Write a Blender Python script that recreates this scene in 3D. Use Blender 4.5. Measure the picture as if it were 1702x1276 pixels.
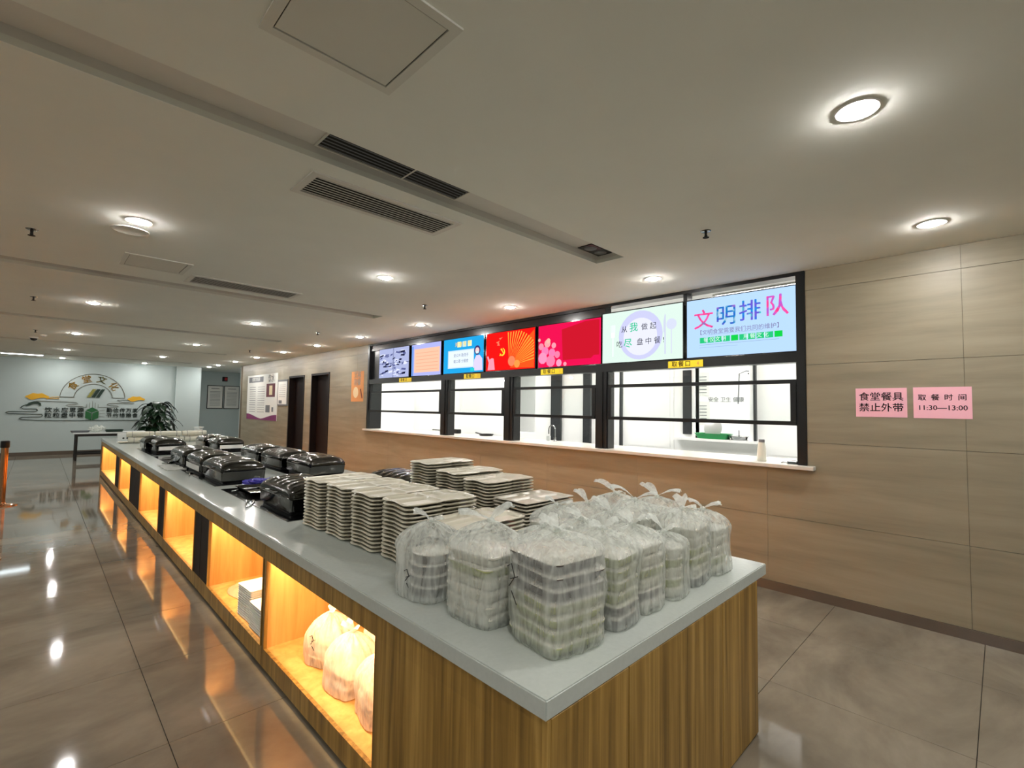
import bpy, bmesh, math, random
from mathutils import Vector, Matrix, noise
random.seed(7)
S = bpy.context.scene
for o in list(bpy.data.objects): bpy.data.objects.remove(o)
C = S.collection
# ------------------------------------------------------------------ camera, world, exposure
YAW, PITCH, ROLL, FPX, CAMH = 0.7767, 0.0500, 0.0152, 800.06, 1.64
cam = bpy.data.cameras.new('camera'); co = bpy.data.objects.new('camera', cam); C.objects.link(co)
cam.sensor_width = 36; cam.lens = FPX * 36 / 1702; cam.clip_start = 0.05; cam.clip_end = 100
_f = Vector((math.sin(YAW)*math.cos(PITCH), math.cos(YAW)*math.cos(PITCH), math.sin(PITCH)))
_r = Vector((math.cos(YAW), -math.sin(YAW), 0)); _u = _r.cross(_f)
_r2 = math.cos(ROLL)*_r + math.sin(ROLL)*_u; _u2 = -math.sin(ROLL)*_r + math.cos(ROLL)*_u
co.matrix_world = Matrix.Translation((0, 0, CAMH)) @ Matrix((( _r2.x, _u2.x, -_f.x), (_r2.y, _u2.y, -_f.y), (_r2.z, _u2.z, -_f.z))).to_4x4()
S.camera = co
S.view_settings.view_transform = 'Standard'; S.view_settings.look = 'None'
S.view_settings.gamma = 1.0; S.view_settings.exposure = 0.90; S.view_settings.use_curve_mapping = False
w = bpy.data.worlds.new('world'); S.world = w; w.use_nodes = True
w.node_tree.nodes['Background'].inputs[0].default_value = (0.5, 0.5, 0.5, 1)
w.node_tree.nodes['Background'].inputs[1].default_value = 0.1
LAMP_EMIT = 300.0      # ceiling downlights
KITCHEN_EMIT = 8.0     # kitchen ceiling panels
SCREEN = 0.66
SHELF_W = 10.0          # warm strip in each shelf bay (watts)
# ------------------------------------------------------------------ constants of the place
XW, ZC, HC = 4.924, 2.93, 0.824
X0, X1, Y0, Y1 = 1.049, 2.837, 0.912, 14.2
PI = math.pi
# ------------------------------------------------------------------ material helpers
def lin(c):
    def f(v):
        v /= 255.0
        return v/12.92 if v <= 0.04045 else ((v+0.055)/1.055)**2.4
    return (f(c[0]), f(c[1]), f(c[2]), 1)
def base(name):
    m = bpy.data.materials.new(name); m.use_nodes = True
    n = m.node_tree.nodes; return m, n, m.node_tree.links, n['Principled BSDF']
def plain(name, c, rough=0.5, metal=0.0, spec=0.5, coat=0.0, var=0.0, scale=8, bump=0.0):
    m, n, l, b = base(name)
    b.inputs['Base Color'].default_value = lin(c); b.inputs['Roughness'].default_value = rough
    b.inputs['Metallic'].default_value = metal; b.inputs['Specular IOR Level'].default_value = spec
    b.inputs['Coat Weight'].default_value = coat
    tc = n.new('ShaderNodeTexCoord'); nz = n.new('ShaderNodeTexNoise'); nz.inputs['Scale'].default_value = scale
    nz.inputs['Detail'].default_value = 4
    l.new(tc.outputs['Object'], nz.inputs['Vector'])
    mx = n.new('ShaderNodeMix'); mx.data_type = 'RGBA'
    a = lin(c); k = 1 - var
    mx.inputs[6].default_value = (a[0]*k, a[1]*k, a[2]*k, 1); k = 1 + var
    mx.inputs[7].default_value = (min(1, a[0]*k), min(1, a[1]*k), min(1, a[2]*k), 1)
    l.new(nz.outputs['Fac'], mx.inputs[0]); l.new(mx.outputs[2], b.inputs['Base Color'])
    if bump:
        bp = n.new('ShaderNodeBump'); bp.inputs['Strength'].default_value = bump; bp.inputs['Distance'].default_value = 0.01
        l.new(nz.outputs['Fac'], bp.inputs['Height']); l.new(bp.outputs['Normal'], b.inputs['Normal'])
    return m
def emit(name, c, strength):
    m = bpy.data.materials.new(name); m.use_nodes = True; n = m.node_tree.nodes; l = m.node_tree.links
    n.remove(n['Principled BSDF']); e = n.new('ShaderNodeEmission')
    e.inputs[0].default_value = lin(c); e.inputs[1].default_value = strength*(SCREEN if name.startswith('screen') else 1)
    l.new(e.outputs[0], n['Material Output'].inputs[0]); return m
def grain(name, c1, c2, sc, rough=0.35, world=False, detail=6, coat=0.0, c3=None, bump=0.0, jit=0.0):
    """streaky noise: wood or veined stone; sc = xyz stretch"""
    m, n, l, b = base(name)
    tc = n.new('ShaderNodeTexCoord'); mp = n.new('ShaderNodeMapping'); mp.inputs['Scale'].default_value = sc
    if world:
        g = n.new('ShaderNodeNewGeometry'); l.new(g.outputs['Position'], mp.inputs['Vector'])
    else: l.new(tc.outputs['Object'], mp.inputs['Vector'])
    nz = n.new('ShaderNodeTexNoise'); nz.inputs['Scale'].default_value = 1; nz.inputs['Detail'].default_value = detail
    nz.inputs['Roughness'].default_value = 0.6; nz.inputs['Distortion'].default_value = 0.4
    l.new(mp.outputs[0], nz.inputs['Vector'])
    r = n.new('ShaderNodeValToRGB'); r.color_ramp.elements[0].color = lin(c1); r.color_ramp.elements[1].color = lin(c2)
    r.color_ramp.elements[0].position = 0.32; r.color_ramp.elements[1].position = 0.68
    if c3:
        e = r.color_ramp.elements.new(0.5); e.color = lin(c3)
    l.new(nz.outputs['Fac'], r.inputs[0])
    if jit:
        oi = n.new('ShaderNodeObjectInfo'); hs = n.new('ShaderNodeHueSaturation')
        mm = n.new('ShaderNodeMapRange'); mm.inputs[3].default_value = 1-jit; mm.inputs[4].default_value = 1+jit
        l.new(oi.outputs['Random'], mm.inputs[0]); l.new(mm.outputs[0], hs.inputs['Value']); l.new(r.outputs[0], hs.inputs['Color'])
        l.new(hs.outputs[0], b.inputs['Base Color'])
    else: l.new(r.outputs[0], b.inputs['Base Color'])
    b.inputs['Roughness'].default_value = rough; b.inputs['Coat Weight'].default_value = coat
    if bump:
        bp = n.new('ShaderNodeBump'); bp.inputs['Strength'].default_value = bump; bp.inputs['Distance'].default_value = 0.005
        l.new(nz.outputs['Fac'], bp.inputs['Height']); l.new(bp.outputs['Normal'], b.inputs['Normal'])
    return m
M = {}
M['ceil'] = plain('ceiling_paint', (230, 231, 222), 0.9, var=0.04, scale=3)
M['ceil_in'] = plain('channel_paint', (216, 213, 206), 0.9, var=0.03)
M['white_wall'] = plain('white_wall_paint', (178, 190, 188), 0.8, var=0.03, scale=2)
M['floor'] = grain('floor_tile_stone', (104, 96, 84), (142, 133, 117), (1.1, 1.9, 1), 0.055, world=True, detail=8, c3=(124, 115, 100), jit=0.035)
M['grout'] = plain('dark_grout', (60, 54, 46), 0.8)
M['stone'] = grain('wall_stone', (124, 116, 96), (146, 137, 116), (1, 0.8, 8), 0.45, world=True, detail=7, c3=(136, 127, 106), jit=0.02)
M['joint'] = plain('wall_joint', (88, 76, 58), 0.8)
M['baseboard'] = plain('baseboard_stone', (92, 82, 72), 0.18, var=0.1)
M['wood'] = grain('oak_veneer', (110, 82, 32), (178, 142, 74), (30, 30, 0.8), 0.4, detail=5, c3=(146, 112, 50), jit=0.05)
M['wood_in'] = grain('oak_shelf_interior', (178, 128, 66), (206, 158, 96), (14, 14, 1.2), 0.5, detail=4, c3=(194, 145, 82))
M['wood_dark'] = plain('dark_brown_and_shade', (22, 11, 8), 0.55, var=0.15, spec=0.2)  # near-black brown; also stands for the shade in doorways and unlit bays
M['worktop'] = plain('grey_quartz', (182, 188, 182), 0.16, var=0.07, scale=60)
M['black'] = plain('black_aluminium', (16, 17, 18), 0.3, var=0.1)
M['black_gloss'] = plain('black_gloss', (8, 8, 10), 0.12)
M['marble'] = plain('white_marble', (205, 200, 190), 0.25, var=0.04, scale=10)
M['kwhite'] = plain('kitchen_white', (236, 236, 234), 0.5, var=0.02)
M['kgrey'] = plain('kitchen_pale_grey', (205, 210, 208), 0.5, var=0.04)
M['kdark'] = plain('kitchen_dark_glass', (52, 54, 56), 0.2, var=0.4, scale=20)
M['steel'] = plain('polished_steel', (150, 152, 152), 0.13, 1.0, var=0.05, scale=5)
M['satin'] = plain('satin_metal', (206, 206, 204), 0.4, 0.6)
M['darksteel'] = plain('dark_mirror_steel', (86, 86, 84), 0.09, 1.0, var=0.12, scale=14, bump=0.14)
M['tray'] = plain('cream_melamine', (208, 203, 184), 0.35, var=0.03)
M['tray2'] = plain('pale_melamine', (206, 200, 184), 0.3, var=0.03)
M['box_white'] = plain('white_plastic_box', (214, 212, 198), 0.4)
M['box_green'] = plain('greenish_food_box', (172, 178, 122), 0.4, var=0.35, scale=18)
M['box_dark'] = plain('dark_plastic_box', (62, 50, 46), 0.35, var=0.2)
M['rim'] = plain('pale_box_rim', (205, 202, 190), 0.3)
M['paper'] = plain('white_paper', (222, 222, 216), 0.8, var=0.02)
M['towel'] = plain('white_towel', (206, 204, 188), 0.9, var=0.06, scale=25, bump=0.4)
M['cloth'] = plain('crumpled_cloth', (214, 196, 160), 0.9, var=0.05, bump=0.5, scale=30)
M['vent'] = plain('vent_white_metal', (212, 209, 200), 0.5)
M['ventdark'] = plain('vent_inside', (20, 18, 16), 0.9)
M['hatch'] = plain('hatch_board', (214, 213, 203), 0.8, var=0.03)
M['trim'] = plain('lamp_trim_white', (222, 220, 214), 0.4)
M['gold'] = plain('rose_gold', (196, 150, 112), 0.15, 1.0)
M['leaf'] = plain('dark_leaf', (22, 46, 26), 0.35, var=0.3)
M['stem'] = plain('leaf_stem', (52, 66, 30), 0.6)
M['pot'] = plain('grey_pot', (88, 88, 84), 0.4)
M['yellow'] = plain('yellow_plate', (232, 206, 36), 0.4)
M['ink'] = plain('black_ink', (18, 14, 16), 0.6)
M['pink'] = plain('pink_paper', (236, 176, 190), 0.7, var=0.02)
M['green'] = plain('green_plastic', (22, 150, 78), 0.3)
M['ggreen'] = plain('emblem_green', (16, 92, 42), 0.5)
M['dgreen'] = plain('emblem_dark_green', (22, 48, 36), 0.5)
M['ggold'] = plain('emblem_gold', (212, 160, 26), 0.4)
M['gline'] = plain('emblem_grey_line', (112, 110, 96), 0.5)
M['olive'] = plain('emblem_olive', (138, 134, 60), 0.5)
M['purple'] = plain('poster_purple', (120, 40, 96), 0.6)
M['maroon'] = plain('poster_maroon', (92, 26, 40), 0.6)
M['greyprint'] = plain('grey_print', (110, 112, 116), 0.7)
M['orangeprint'] = plain('orange_poster', (206, 142, 84), 0.7, var=0.05)
M['creamprint'] = plain('cream_print', (226, 208, 168), 0.7)
M['bluefilm'] = plain('blue_glove', (64, 60, 150), 0.3)
M['red'] = plain('red_print', (180, 30, 40), 0.5)
M['lamp'] = emit('downlight_glow', (255, 252, 248), LAMP_EMIT)
M['kpanel'] = emit('kitchen_light_panel', (255, 253, 248), KITCHEN_EMIT)
M['tube'] = emit('tube_glow', (235, 250, 255), 9.0)
M['led'] = emit('warm_led_strip', (255, 206, 128), 3.0)
def film(name, c, lo, hi, rough=0.25):
    m = bpy.data.materials.new(name); m.use_nodes = True; n = m.node_tree.nodes; l = m.node_tree.links
    b = n['Principled BSDF']; b.inputs['Base Color'].default_value = lin(c); b.inputs['Roughness'].default_value = rough
    b.inputs['Specular IOR Level'].default_value = 0.7
    tr = n.new('ShaderNodeBsdfTransparent'); tl = n.new('ShaderNodeBsdfTranslucent'); tl.inputs[0].default_value = lin(c)
    m1 = n.new('ShaderNodeMixShader'); m1.inputs[0].default_value = 0.35; l.new(b.outputs[0], m1.inputs[1]); l.new(tl.outputs[0], m1.inputs[2])
    tc = n.new('ShaderNodeTexCoord'); mp = n.new('ShaderNodeMapping'); mp.inputs['Scale'].default_value = (26, 26, 5)
    nz = n.new('ShaderNodeTexNoise'); nz.inputs['Scale'].default_value = 1; nz.inputs['Detail'].default_value = 5; nz.inputs['Distortion'].default_value = 1.2
    l.new(tc.outputs['Object'], mp.inputs[0]); l.new(mp.outputs[0], nz.inputs['Vector'])
    mr = n.new('ShaderNodeMapRange'); mr.inputs[1].default_value = 0.35; mr.inputs[2].default_value = 0.7
    mr.inputs[3].default_value = lo; mr.inputs[4].default_value = hi; l.new(nz.outputs['Fac'], mr.inputs[0])
    m2 = n.new('ShaderNodeMixShader'); l.new(mr.outputs[0], m2.inputs[0]); l.new(tr.outputs[0], m2.inputs[1]); l.new(m1.outputs[0], m2.inputs[2])
    bp = n.new('ShaderNodeBump'); bp.inputs['Strength'].default_value = 0.9; bp.inputs['Distance'].default_value = 0.02
    l.new(nz.outputs['Fac'], bp.inputs['Height']); l.new(bp.outputs[0], b.inputs['Normal'])
    l.new(m2.outputs[0], n['Material Output'].inputs[0]); return m
M['film'] = film('bag_film', (232, 236, 230), 0.26, 0.72)
M['film_dense'] = film('bag_film_gathered', (234, 238, 232), 0.6, 0.95)
M['film_pink'] = film('pinkish_bag_film', (250, 236, 226), 0.5, 0.85)
def glassmat(name, c, refl=0.06, dens=0.04):
    m = bpy.data.materials.new(name); m.use_nodes = True; n = m.node_tree.nodes; l = m.node_tree.links
    n.remove(n['Principled BSDF'])
    tr = n.new('ShaderNodeBsdfTransparent'); tr.inputs[0].default_value = lin(c); gl = n.new('ShaderNodeBsdfGlossy'); gl.inputs['Roughness'].default_value = 0.02
    fr = n.new('ShaderNodeFresnel'); fr.inputs[0].default_value = 1.45
    mx = n.new('ShaderNodeMixShader'); mx.inputs[0].default_value = 0.06; l.new(tr.outputs[0], mx.inputs[1]); l.new(gl.outputs[0], mx.inputs[2])
    l.new(mx.outputs[0], n['Material Output'].inputs[0]); return m
M['glass'] = glassmat('window_glass', (250, 252, 251))
# ------------------------------------------------------------------ object helpers
def obj(name, bm, m, parent=None, smooth=False, loc=None):
    me = bpy.data.meshes.new(name)
    bmesh.ops.recalc_face_normals(bm, faces=bm.faces)
    bm.to_mesh(me); bm.free()
    for x in (m if isinstance(m, (list, tuple)) else [m]): me.materials.append(M[x] if isinstance(x, str) else x)
    if smooth:
        for p in me.polygons: p.use_smooth = True
        if smooth != 2: me.set_sharp_from_angle(angle=math.radians(38))
    o = bpy.data.objects.new(name, me); C.objects.link(o)
    if parent: o.parent = parent
    if loc: o.location = loc
    return o
def tag(o, label, cat, group=None):
    o['label'] = label; o['category'] = cat
    if group: o['group'] = group
    return o
def thing(name, label, cat, loc=(0, 0, 0), rz=0, group=None):
    o = bpy.data.objects.new(name, None); o.empty_display_size = 0.05; C.objects.link(o)
    o.location = loc; o.rotation_euler = (0, 0, rz); return tag(o, label, cat, group)
def struct(name, bm, m, parent=None, **k):
    o = obj(name, bm, m, parent, **k)
    if not parent: o['kind'] = 'structure'
    return o
def dup(root, loc, rz=0, label=None, group=None):
    r = root.copy(); C.objects.link(r); r.location = loc; r.rotation_euler = (0, 0, rz)
    if label: r['label'] = label
    if group: r['group'] = group
    for ch in list(root.children):
        c = ch.copy(); C.objects.link(c); c.parent = r
        for g in ch.children:
            d = g.copy(); C.objects.link(d); d.parent = c
    return r
def bx(bm, x0, x1, y0, y1, z0, z1, mi=0):
    vs = [bm.verts.new(p) for p in ((x0,y0,z0),(x1,y0,z0),(x1,y1,z0),(x0,y1,z0),(x0,y0,z1),(x1,y0,z1),(x1,y1,z1),(x0,y1,z1))]
    for f in ((0,3,2,1),(4,5,6,7),(0,1,5,4),(1,2,6,5),(2,3,7,6),(3,0,4,7)):
        bm.faces.new([vs[i] for i in f]).material_index = mi
def box(x0, x1, y0, y1, z0, z1, bevel=0.0):
    bm = bmesh.new(); bx(bm, x0, x1, y0, y1, z0, z1)
    if bevel: bmesh.ops.bevel(bm, geom=bm.edges[:], offset=bevel, segments=2, affect='EDGES')
    return bm
def quad(bm, pts): return bm.faces.new([bm.verts.new(p) for p in pts])
def rr(hx, hy, r, n=4):
    r = min(r, hx*0.999, hy*0.999); out = []
    for cx, cy, a in ((hx-r, hy-r, 0), (-hx+r, hy-r, PI/2), (-hx+r, -hy+r, PI), (hx-r, -hy+r, 1.5*PI)):
        for i in range(n+1):
            t = a + i/n*PI/2; out.append((cx+r*math.cos(t), cy+r*math.sin(t)))
    return out
def loft(bm, secs, n=4, cap=(True, True), mi=0):
    """secs: (z, hx, hy, r[, cx, cy])"""
    rings = []
    for s in secs:
        cx, cy = (s[4], s[5]) if len(s) > 4 else (0, 0)
        rings.append([bm.verts.new((cx+x, cy+y, s[0])) for x, y in rr(s[1], s[2], s[3], n)])
    for a, b in zip(rings, rings[1:]):
        for i in range(len(a)):
            j = (i+1) % len(a); bm.faces.new((a[i], a[j], b[j], b[i])).material_index = mi
    if cap[0]: bm.faces.new(rings[0][::-1]).material_index = mi
    if cap[1]: bm.faces.new(rings[-1]).material_index = mi
def lathe(bm, prof, n=24, c=(0, 0), mi=0):
    """prof: (r, z)"""
    rings = []
    for r, z in prof:
        if r < 1e-5: rings.append([bm.verts.new((c[0], c[1], z))])
        else: rings.append([bm.verts.new((c[0]+r*math.cos(i/n*2*PI), c[1]+r*math.sin(i/n*2*PI), z)) for i in range(n)])
    for a, b in zip(rings, rings[1:]):
        for i in range(n):
            j = (i+1) % n
            if len(a) == 1 and len(b) == 1: continue
            if len(a) == 1: f = bm.faces.new((a[0], b[i], b[j]))
            elif len(b) == 1: f = bm.faces.new((a[i], a[j], b[0]))
            else: f = bm.faces.new((a[i], a[j], b[j], b[i]))
            f.material_index = mi
def tube(bm, pts, r, n=8):
    pts = [Vector(p) for p in pts]; rings = []
    for i, p in enumerate(pts):
        t = (pts[min(i+1, len(pts)-1)] - pts[max(i-1, 0)]).normalized()
        a = t.orthogonal().normalized() if i == 0 else (pa - t*pa.dot(t)).normalized()
        pa = a; b = t.cross(a); rad = r[i] if isinstance(r, (list, tuple)) else r
        rings.append([bm.verts.new(p + rad*(math.cos(k/n*2*PI)*a + math.sin(k/n*2*PI)*b)) for k in range(n)])
    for a, b in zip(rings, rings[1:]):
        for i in range(n):
            j = (i+1) % n; bm.faces.new((a[i], a[j], b[j], b[i]))
    bm.faces.new(rings[0][::-1]); bm.faces.new(rings[-1])
def poly(bm, pts, to3, depth=0.0):
    """flat polygon (2d pts) placed through to3(u, v, d); extruded by depth"""
    f = bm.faces.new([bm.verts.new(to3(u, v, 0)) for u, v in pts])
    if depth:
        b = [bm.verts.new(to3(u, v, depth)) for u, v in pts]; a = list(f.verts)
        bm.faces.new(b[::-1])
        for i in range(len(a)):
            j = (i+1) % len(a); bm.faces.new((a[i], b[i], b[j], a[j]))
def holes(u0, u1, v0, v1, hs):
    """rectangle minus holes -> list of rectangles"""
    out = [(u0, u1, v0, v1)]
    for a0, a1, b0, b1 in hs:
        nx = []
        for r in out:
            if a1 <= r[0] or a0 >= r[1] or b1 <= r[2] or b0 >= r[3]: nx.append(r); continue
            if a0 > r[0]: nx.append((r[0], a0, r[2], r[3]))
            if a1 < r[1]: nx.append((a1, r[1], r[2], r[3]))
            m0, m1 = max(r[0], a0), min(r[1], a1)
            if b0 > r[2]: nx.append((m0, m1, r[2], b0))
            if b1 < r[3]: nx.append((m0, m1, b1, r[3]))
        out = nx
    return [r for r in out if r[1]-r[0] > 0.004 and r[3]-r[2] > 0.004]
# writing: right wall text faces -x (reads toward -y); back wall text faces -y (reads toward +x)
ROT = {'wall': (PI/2, 0, -PI/2), 'back': (PI/2, 0, 0), 'top': (0, 0, 0)}
def text(name, s, size, m, parent, loc, face, extr=0.0015, sx=1.0, spacing=1.0, bold=0.0, rot=None, align='CENTER'):
    cu = bpy.data.curves.new(name, 'FONT'); cu.body = s; cu.size = size; cu.extrude = extr; cu.align_x = align; cu.align_y = 'CENTER'
    cu.resolution_u = 2; cu.space_character = spacing; pass
    t = bpy.data.objects.new('tmp', cu); C.objects.link(t)
    bpy.context.view_layer.update()
    me = bpy.data.meshes.new_from_object(t.evaluated_get(bpy.context.evaluated_depsgraph_get()))
    bpy.data.objects.remove(t); bpy.data.curves.remove(cu)
    if bold:
        bb_ = bmesh.new(); bb_.from_mesh(me); g0 = bb_.verts[:] + bb_.edges[:] + bb_.faces[:]
        for dx, dy in ((.022, 0), (.011, .014)):
            r_ = bmesh.ops.duplicate(bb_, geom=g0); bmesh.ops.translate(bb_, verts=[q for q in r_['geom'] if isinstance(q, bmesh.types.BMVert)], vec=(dx*size, dy*size, .00008))
        bb_.to_mesh(me); bb_.free()
    me.name = name; me.materials.clear(); me.materials.append(M[m] if isinstance(m, str) else m)
    o = bpy.data.objects.new(name, me); C.objects.link(o)
    if parent: o.parent = parent
    o.location = loc; o.rotation_euler = ROT[face] if rot is None else rot; o.scale = (sx, 1, 1)
    return o
# ------------------------------------------------------------------ floor
TX, TY, TS = 0.526, 0.125, 0.9125
fl = struct('floor', box(-7.2, XW+0.1, -4.2, 22.7, -0.08, -0.010), 'grout')
_tm = {}
for i in range(-2, 5):
    for j in range(-2, 23):
        xa, xb = TX+i*TS, min(TX+(i+1)*TS, XW); ya, yb = TY+j*TS, TY+(j+1)*TS
        key = round(xb-xa, 3)
        if key not in _tm:
            g = 0.0016
            bm = bmesh.new(); loft(bm, [(-0.0105, (xb-xa)/2-g, TS/2-g, 0.001), (-0.0008, (xb-xa)/2-g, TS/2-g, 0.001), (0, (xb-xa)/2-g-0.0008, TS/2-g-0.0008, 0.001)], n=1)
            o = obj('floor_tile', bm, 'floor', fl); _tm[key] = o.data
        else:
            o = bpy.data.objects.new('floor_tile', _tm[key]); C.objects.link(o); o.parent = fl
        o.location = ((xa+xb)/2, (ya+yb)/2, 0)
bm = bmesh.new()
for i in range(-9, 5):
    for j in range(-5, 25):
        if -2 <= i <= 4 and -2 <= j <= 22: continue
        xa, xb = max(-7.2, TX+i*TS), min(TX+(i+1)*TS, XW); ya, yb = TY+j*TS, min(TY+(j+1)*TS, 22.7)
        if xb-xa < 0.02 or yb-ya < 0.02: continue
        bx(bm, xa+0.0016, xb-0.0016, ya+0.0016, yb-0.0016, -0.0105, 0)
o = obj('floor_tile', bm, 'floor', fl); o['kind'] = 'stuff'
bm = bmesh.new(); bx(bm, XW+0.1, 9.2, -0.5, 22.7, -0.08, 0); struct('floor_kitchen', bm, 'kgrey')
# ------------------------------------------------------------------ ceiling with recessed channels
CH = [(-7.2, 3.48, 2.215+4*k, 2.49+4*k) for k in range(-1, 5)]
CH[1] = (-7.2, 3.475, 2.21, 2.49)
bm = bmesh.new()
for a0, a1, b0, b1 in holes(-7.2, XW+0.2, -4.2, 22.7, CH): bx(bm, a0, a1, b0, b1, ZC, ZC+0.03)
struct('ceiling', bm, 'ceil')
bm = bmesh.new()
for a0, a1, b0, b1 in CH:
    bx(bm, a0, a1+0.02, b0-0.02, b0, ZC+0.03, ZC+0.09); bx(bm, a0, a1+0.02, b1, b1+0.02, ZC+0.03, ZC+0.09)
    bx(bm, a1, a1+0.02, b0, b1, ZC+0.03, ZC+0.09); bx(bm, a0, a1, b0, b1, ZC+0.07, ZC+0.09)
struct('ceiling_channel', bm, 'ceil_in')
bm = bmesh.new(); bx(bm, XW+0.2, 9.2, -0.5, 22.7, ZC+0.0, ZC+0.1); struct('ceiling_kitchen', bm, 'kwhite')
# ------------------------------------------------------------------ walls
WIN = (1.228, 9.345, 1.13, 2.93)
D1, D2 = (11.2, 12.27, 0, 2.43), (12.71, 13.79, 0, 2.42)
bm = bmesh.new()
for a0, a1, b0, b1 in holes(-4.2, 18.3, 0, ZC, [WIN, D1, D2]): bx(bm, XW+0.012, XW+0.2, a0, a1, b0, b1)
wr = struct('wall_right', bm, 'joint')
rows = [0.08, 0.68, 1.372, 2.068, 2.745, ZC]
cols = [0.19+1.375*k for k in range(-4, 14)]
for k in range(len(cols)-1):
    for a, b in zip(rows, rows[1:]):
        ca, cb = max(cols[k], -4.2), min(cols[k+1], 18.3)
        if ca >= cb: continue
        for r in holes(ca+0.001, cb-0.001, a+0.0015, b-0.0015, [WIN, D1, D2]):
            bm = bmesh.new(); bx(bm, XW, XW+0.0125, r[0], r[1], r[2], r[3]); obj('wall_panel', bm, 'stone', wr)
bm = bmesh.new()
for a, b in ((-4.2, 11.2), (12.27, 12.71), (13.79, 18.3)): bx(bm, XW-0.012, XW+0.012, a, b, 0, 0.08)
struct('baseboard_right', bm, 'baseboard')
bm = bmesh.new(); bx(bm, XW, XW+0.2, 18.3, 18.32, 0, ZC); bx(bm, XW+0.2, 6.3, 18.0, 18.32, 0, ZC); bx(bm, 6.3, 6.5, 18.0, 22.7, 0, ZC)
struct('wall_recess', bm, 'white_wall')
bm = bmesh.new(); bx(bm, -7.2, 3.42, 20.4, 20.6, 0, ZC); struct('wall_back', bm, 'white_wall')
bm = bmesh.new(); bx(bm, 3.42, 4.17, 20.3, 22.6, 0, ZC); struct('wall_pillar', bm, 'white_wall')
bm = bmesh.new(); bx(bm, 4.17, 6.3, 22.5, 22.7, 0, ZC); struct('wall_far', bm, 'white_wall')
bm = bmesh.new(); bx(bm, -7.4, -7.2, -4.2, 20.6, 0, ZC); struct('wall_left', bm, 'white_wall')
bm = bmesh.new(); bx(bm, -7.2, XW+0.2, -4.4, -4.2, 0, ZC); struct('wall_front', bm, 'white_wall')
bm = bmesh.new(); bx(bm, -7.2, 3.42, 20.385, 20.4, 0, 0.11); bx(bm, 3.405, 4.185, 20.285, 20.3, 0, 0.11); struct('baseboard_back', bm, 'baseboard')
# doorways: dark brown frame; added dark leaf stands in for the unlit interior
for n_, (a, b, z0, z1) in enumerate((D1, D2)):
    bm = bmesh.new()
    bx(bm, XW-0.01, XW+0.2, a, a+0.05, 0, z1); bx(bm, XW-0.01, XW+0.2, b-0.05, b, 0, z1); bx(bm, XW-0.01, XW+0.2, a+0.05, b-0.05, z1-0.05, z1)
    d = struct('door_%d' % (n_+1), bm, 'wood_dark')
    obj('door_leaf', box(XW+0.14, XW+0.18, a+0.05, b-0.05, 0.005, z1-0.05), 'wood_dark', d)
    bm = bmesh.new(); tube(bm, [(XW+0.14, a+0.13, 1.02), (XW+0.09, a+0.13, 1.02), (XW+0.09, a+0.25, 1.02)], 0.01); obj('door_handle', bm, 'steel', d)
# ------------------------------------------------------------------ serving windows
bm = bmesh.new(); bx(bm, XW-0.08, XW+0.62, 1.165, 9.37, 1.13, 1.166)
bmesh.ops.bevel(bm, geom=bm.edges[:], offset=0.004, segments=1, affect='EDGES')
tag(obj('window_sill', bm, 'marble'), 'long white stone sill under the serving windows', 'sill')
bm = bmesh.new()
FR = 0.30
bx(bm, XW-0.008, XW+0.14, 1.232, 1.303, 1.166, ZC); bx(bm, XW-0.008, XW+FR, 9.28, 9.345, 1.166, ZC)
bx(bm, XW-0.008, XW+0.14, 1.303, 9.28, 2.895, ZC)                       # header
bx(bm, XW-0.002, XW+0.14, 1.303, 9.28, 2.10, 2.19)                      # transom beam
bx(bm, XW+0.02, XW+0.14, 1.303, 9.28, 2.785, 2.822)
bx(bm, XW+0.03, XW+0.12, 3.44, 9.28, 2.822, 2.895)                      # closed strip over the far screens
bx(bm, XW+0.02, XW+0.14, 2.352, 2.396, 2.822, 2.895); bx(bm, XW+0.02, XW+0.14, 3.40, 3.46, 2.822, 2.895)
bx(bm, XW+0.06, XW+0.14, 1.303, 9.28, 2.19, 2.785)                      # backing board behind the screens
struct('trim_1', bm, 'black')
bays = [(1.303, 3.370), (3.530, 5.000), (5.175, 6.575), (6.750, 9.280)]
mull = [(3.370, 3.530), (5.000, 5.175), (6.575, 6.750)]
for k, (a, b) in enumerate(mull):
    bm = bmesh.new(); bx(bm, XW+0.0, XW+0.17, a, b, 1.166, 2.10); bx(bm, XW-0.012, XW+0.0, a+0.05, b-0.05, 1.166, 2.10)
    struct('trim_%d' % (k+2), bm, 'black')
for k, (a, b) in enumerate(bays):
    bm = bmesh.new()
    bx(bm, XW+0.02, XW+0.05, a, a+0.012, 1.166, 2.10); bx(bm, XW+0.02, XW+0.05, b-0.012, b, 1.166, 2.10)
    w_ = struct('window_%d' % (k+1), bm, 'black')
    for zz, dx in ((1.905, 0.018), (1.520, 0.0)):
        bm = bmesh.new(); bx(bm, XW+dx, XW+dx+0.03, a+0.012, b-0.012, zz, zz+0.038); obj('sash_bar', bm, 'black', w_)
    bm = bmesh.new(); bx(bm, XW+0.006, XW+0.024, a+0.012, a+0.06, 1.558, 1.905); bx(bm, XW+0.006, XW+0.024, b-0.06, b-0.012, 1.558, 1.905)
    obj('sash_stile', bm, 'black', w_)
    for za, zb, dx in ((1.943, 2.10, 0.04), (1.558, 1.905, 0.014)):
        bm = bmesh.new(); bx(bm, XW+dx, XW+dx+0.004, a+0.012, b-0.012, za, zb); obj('pane', bm, 'glass', w_)
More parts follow.
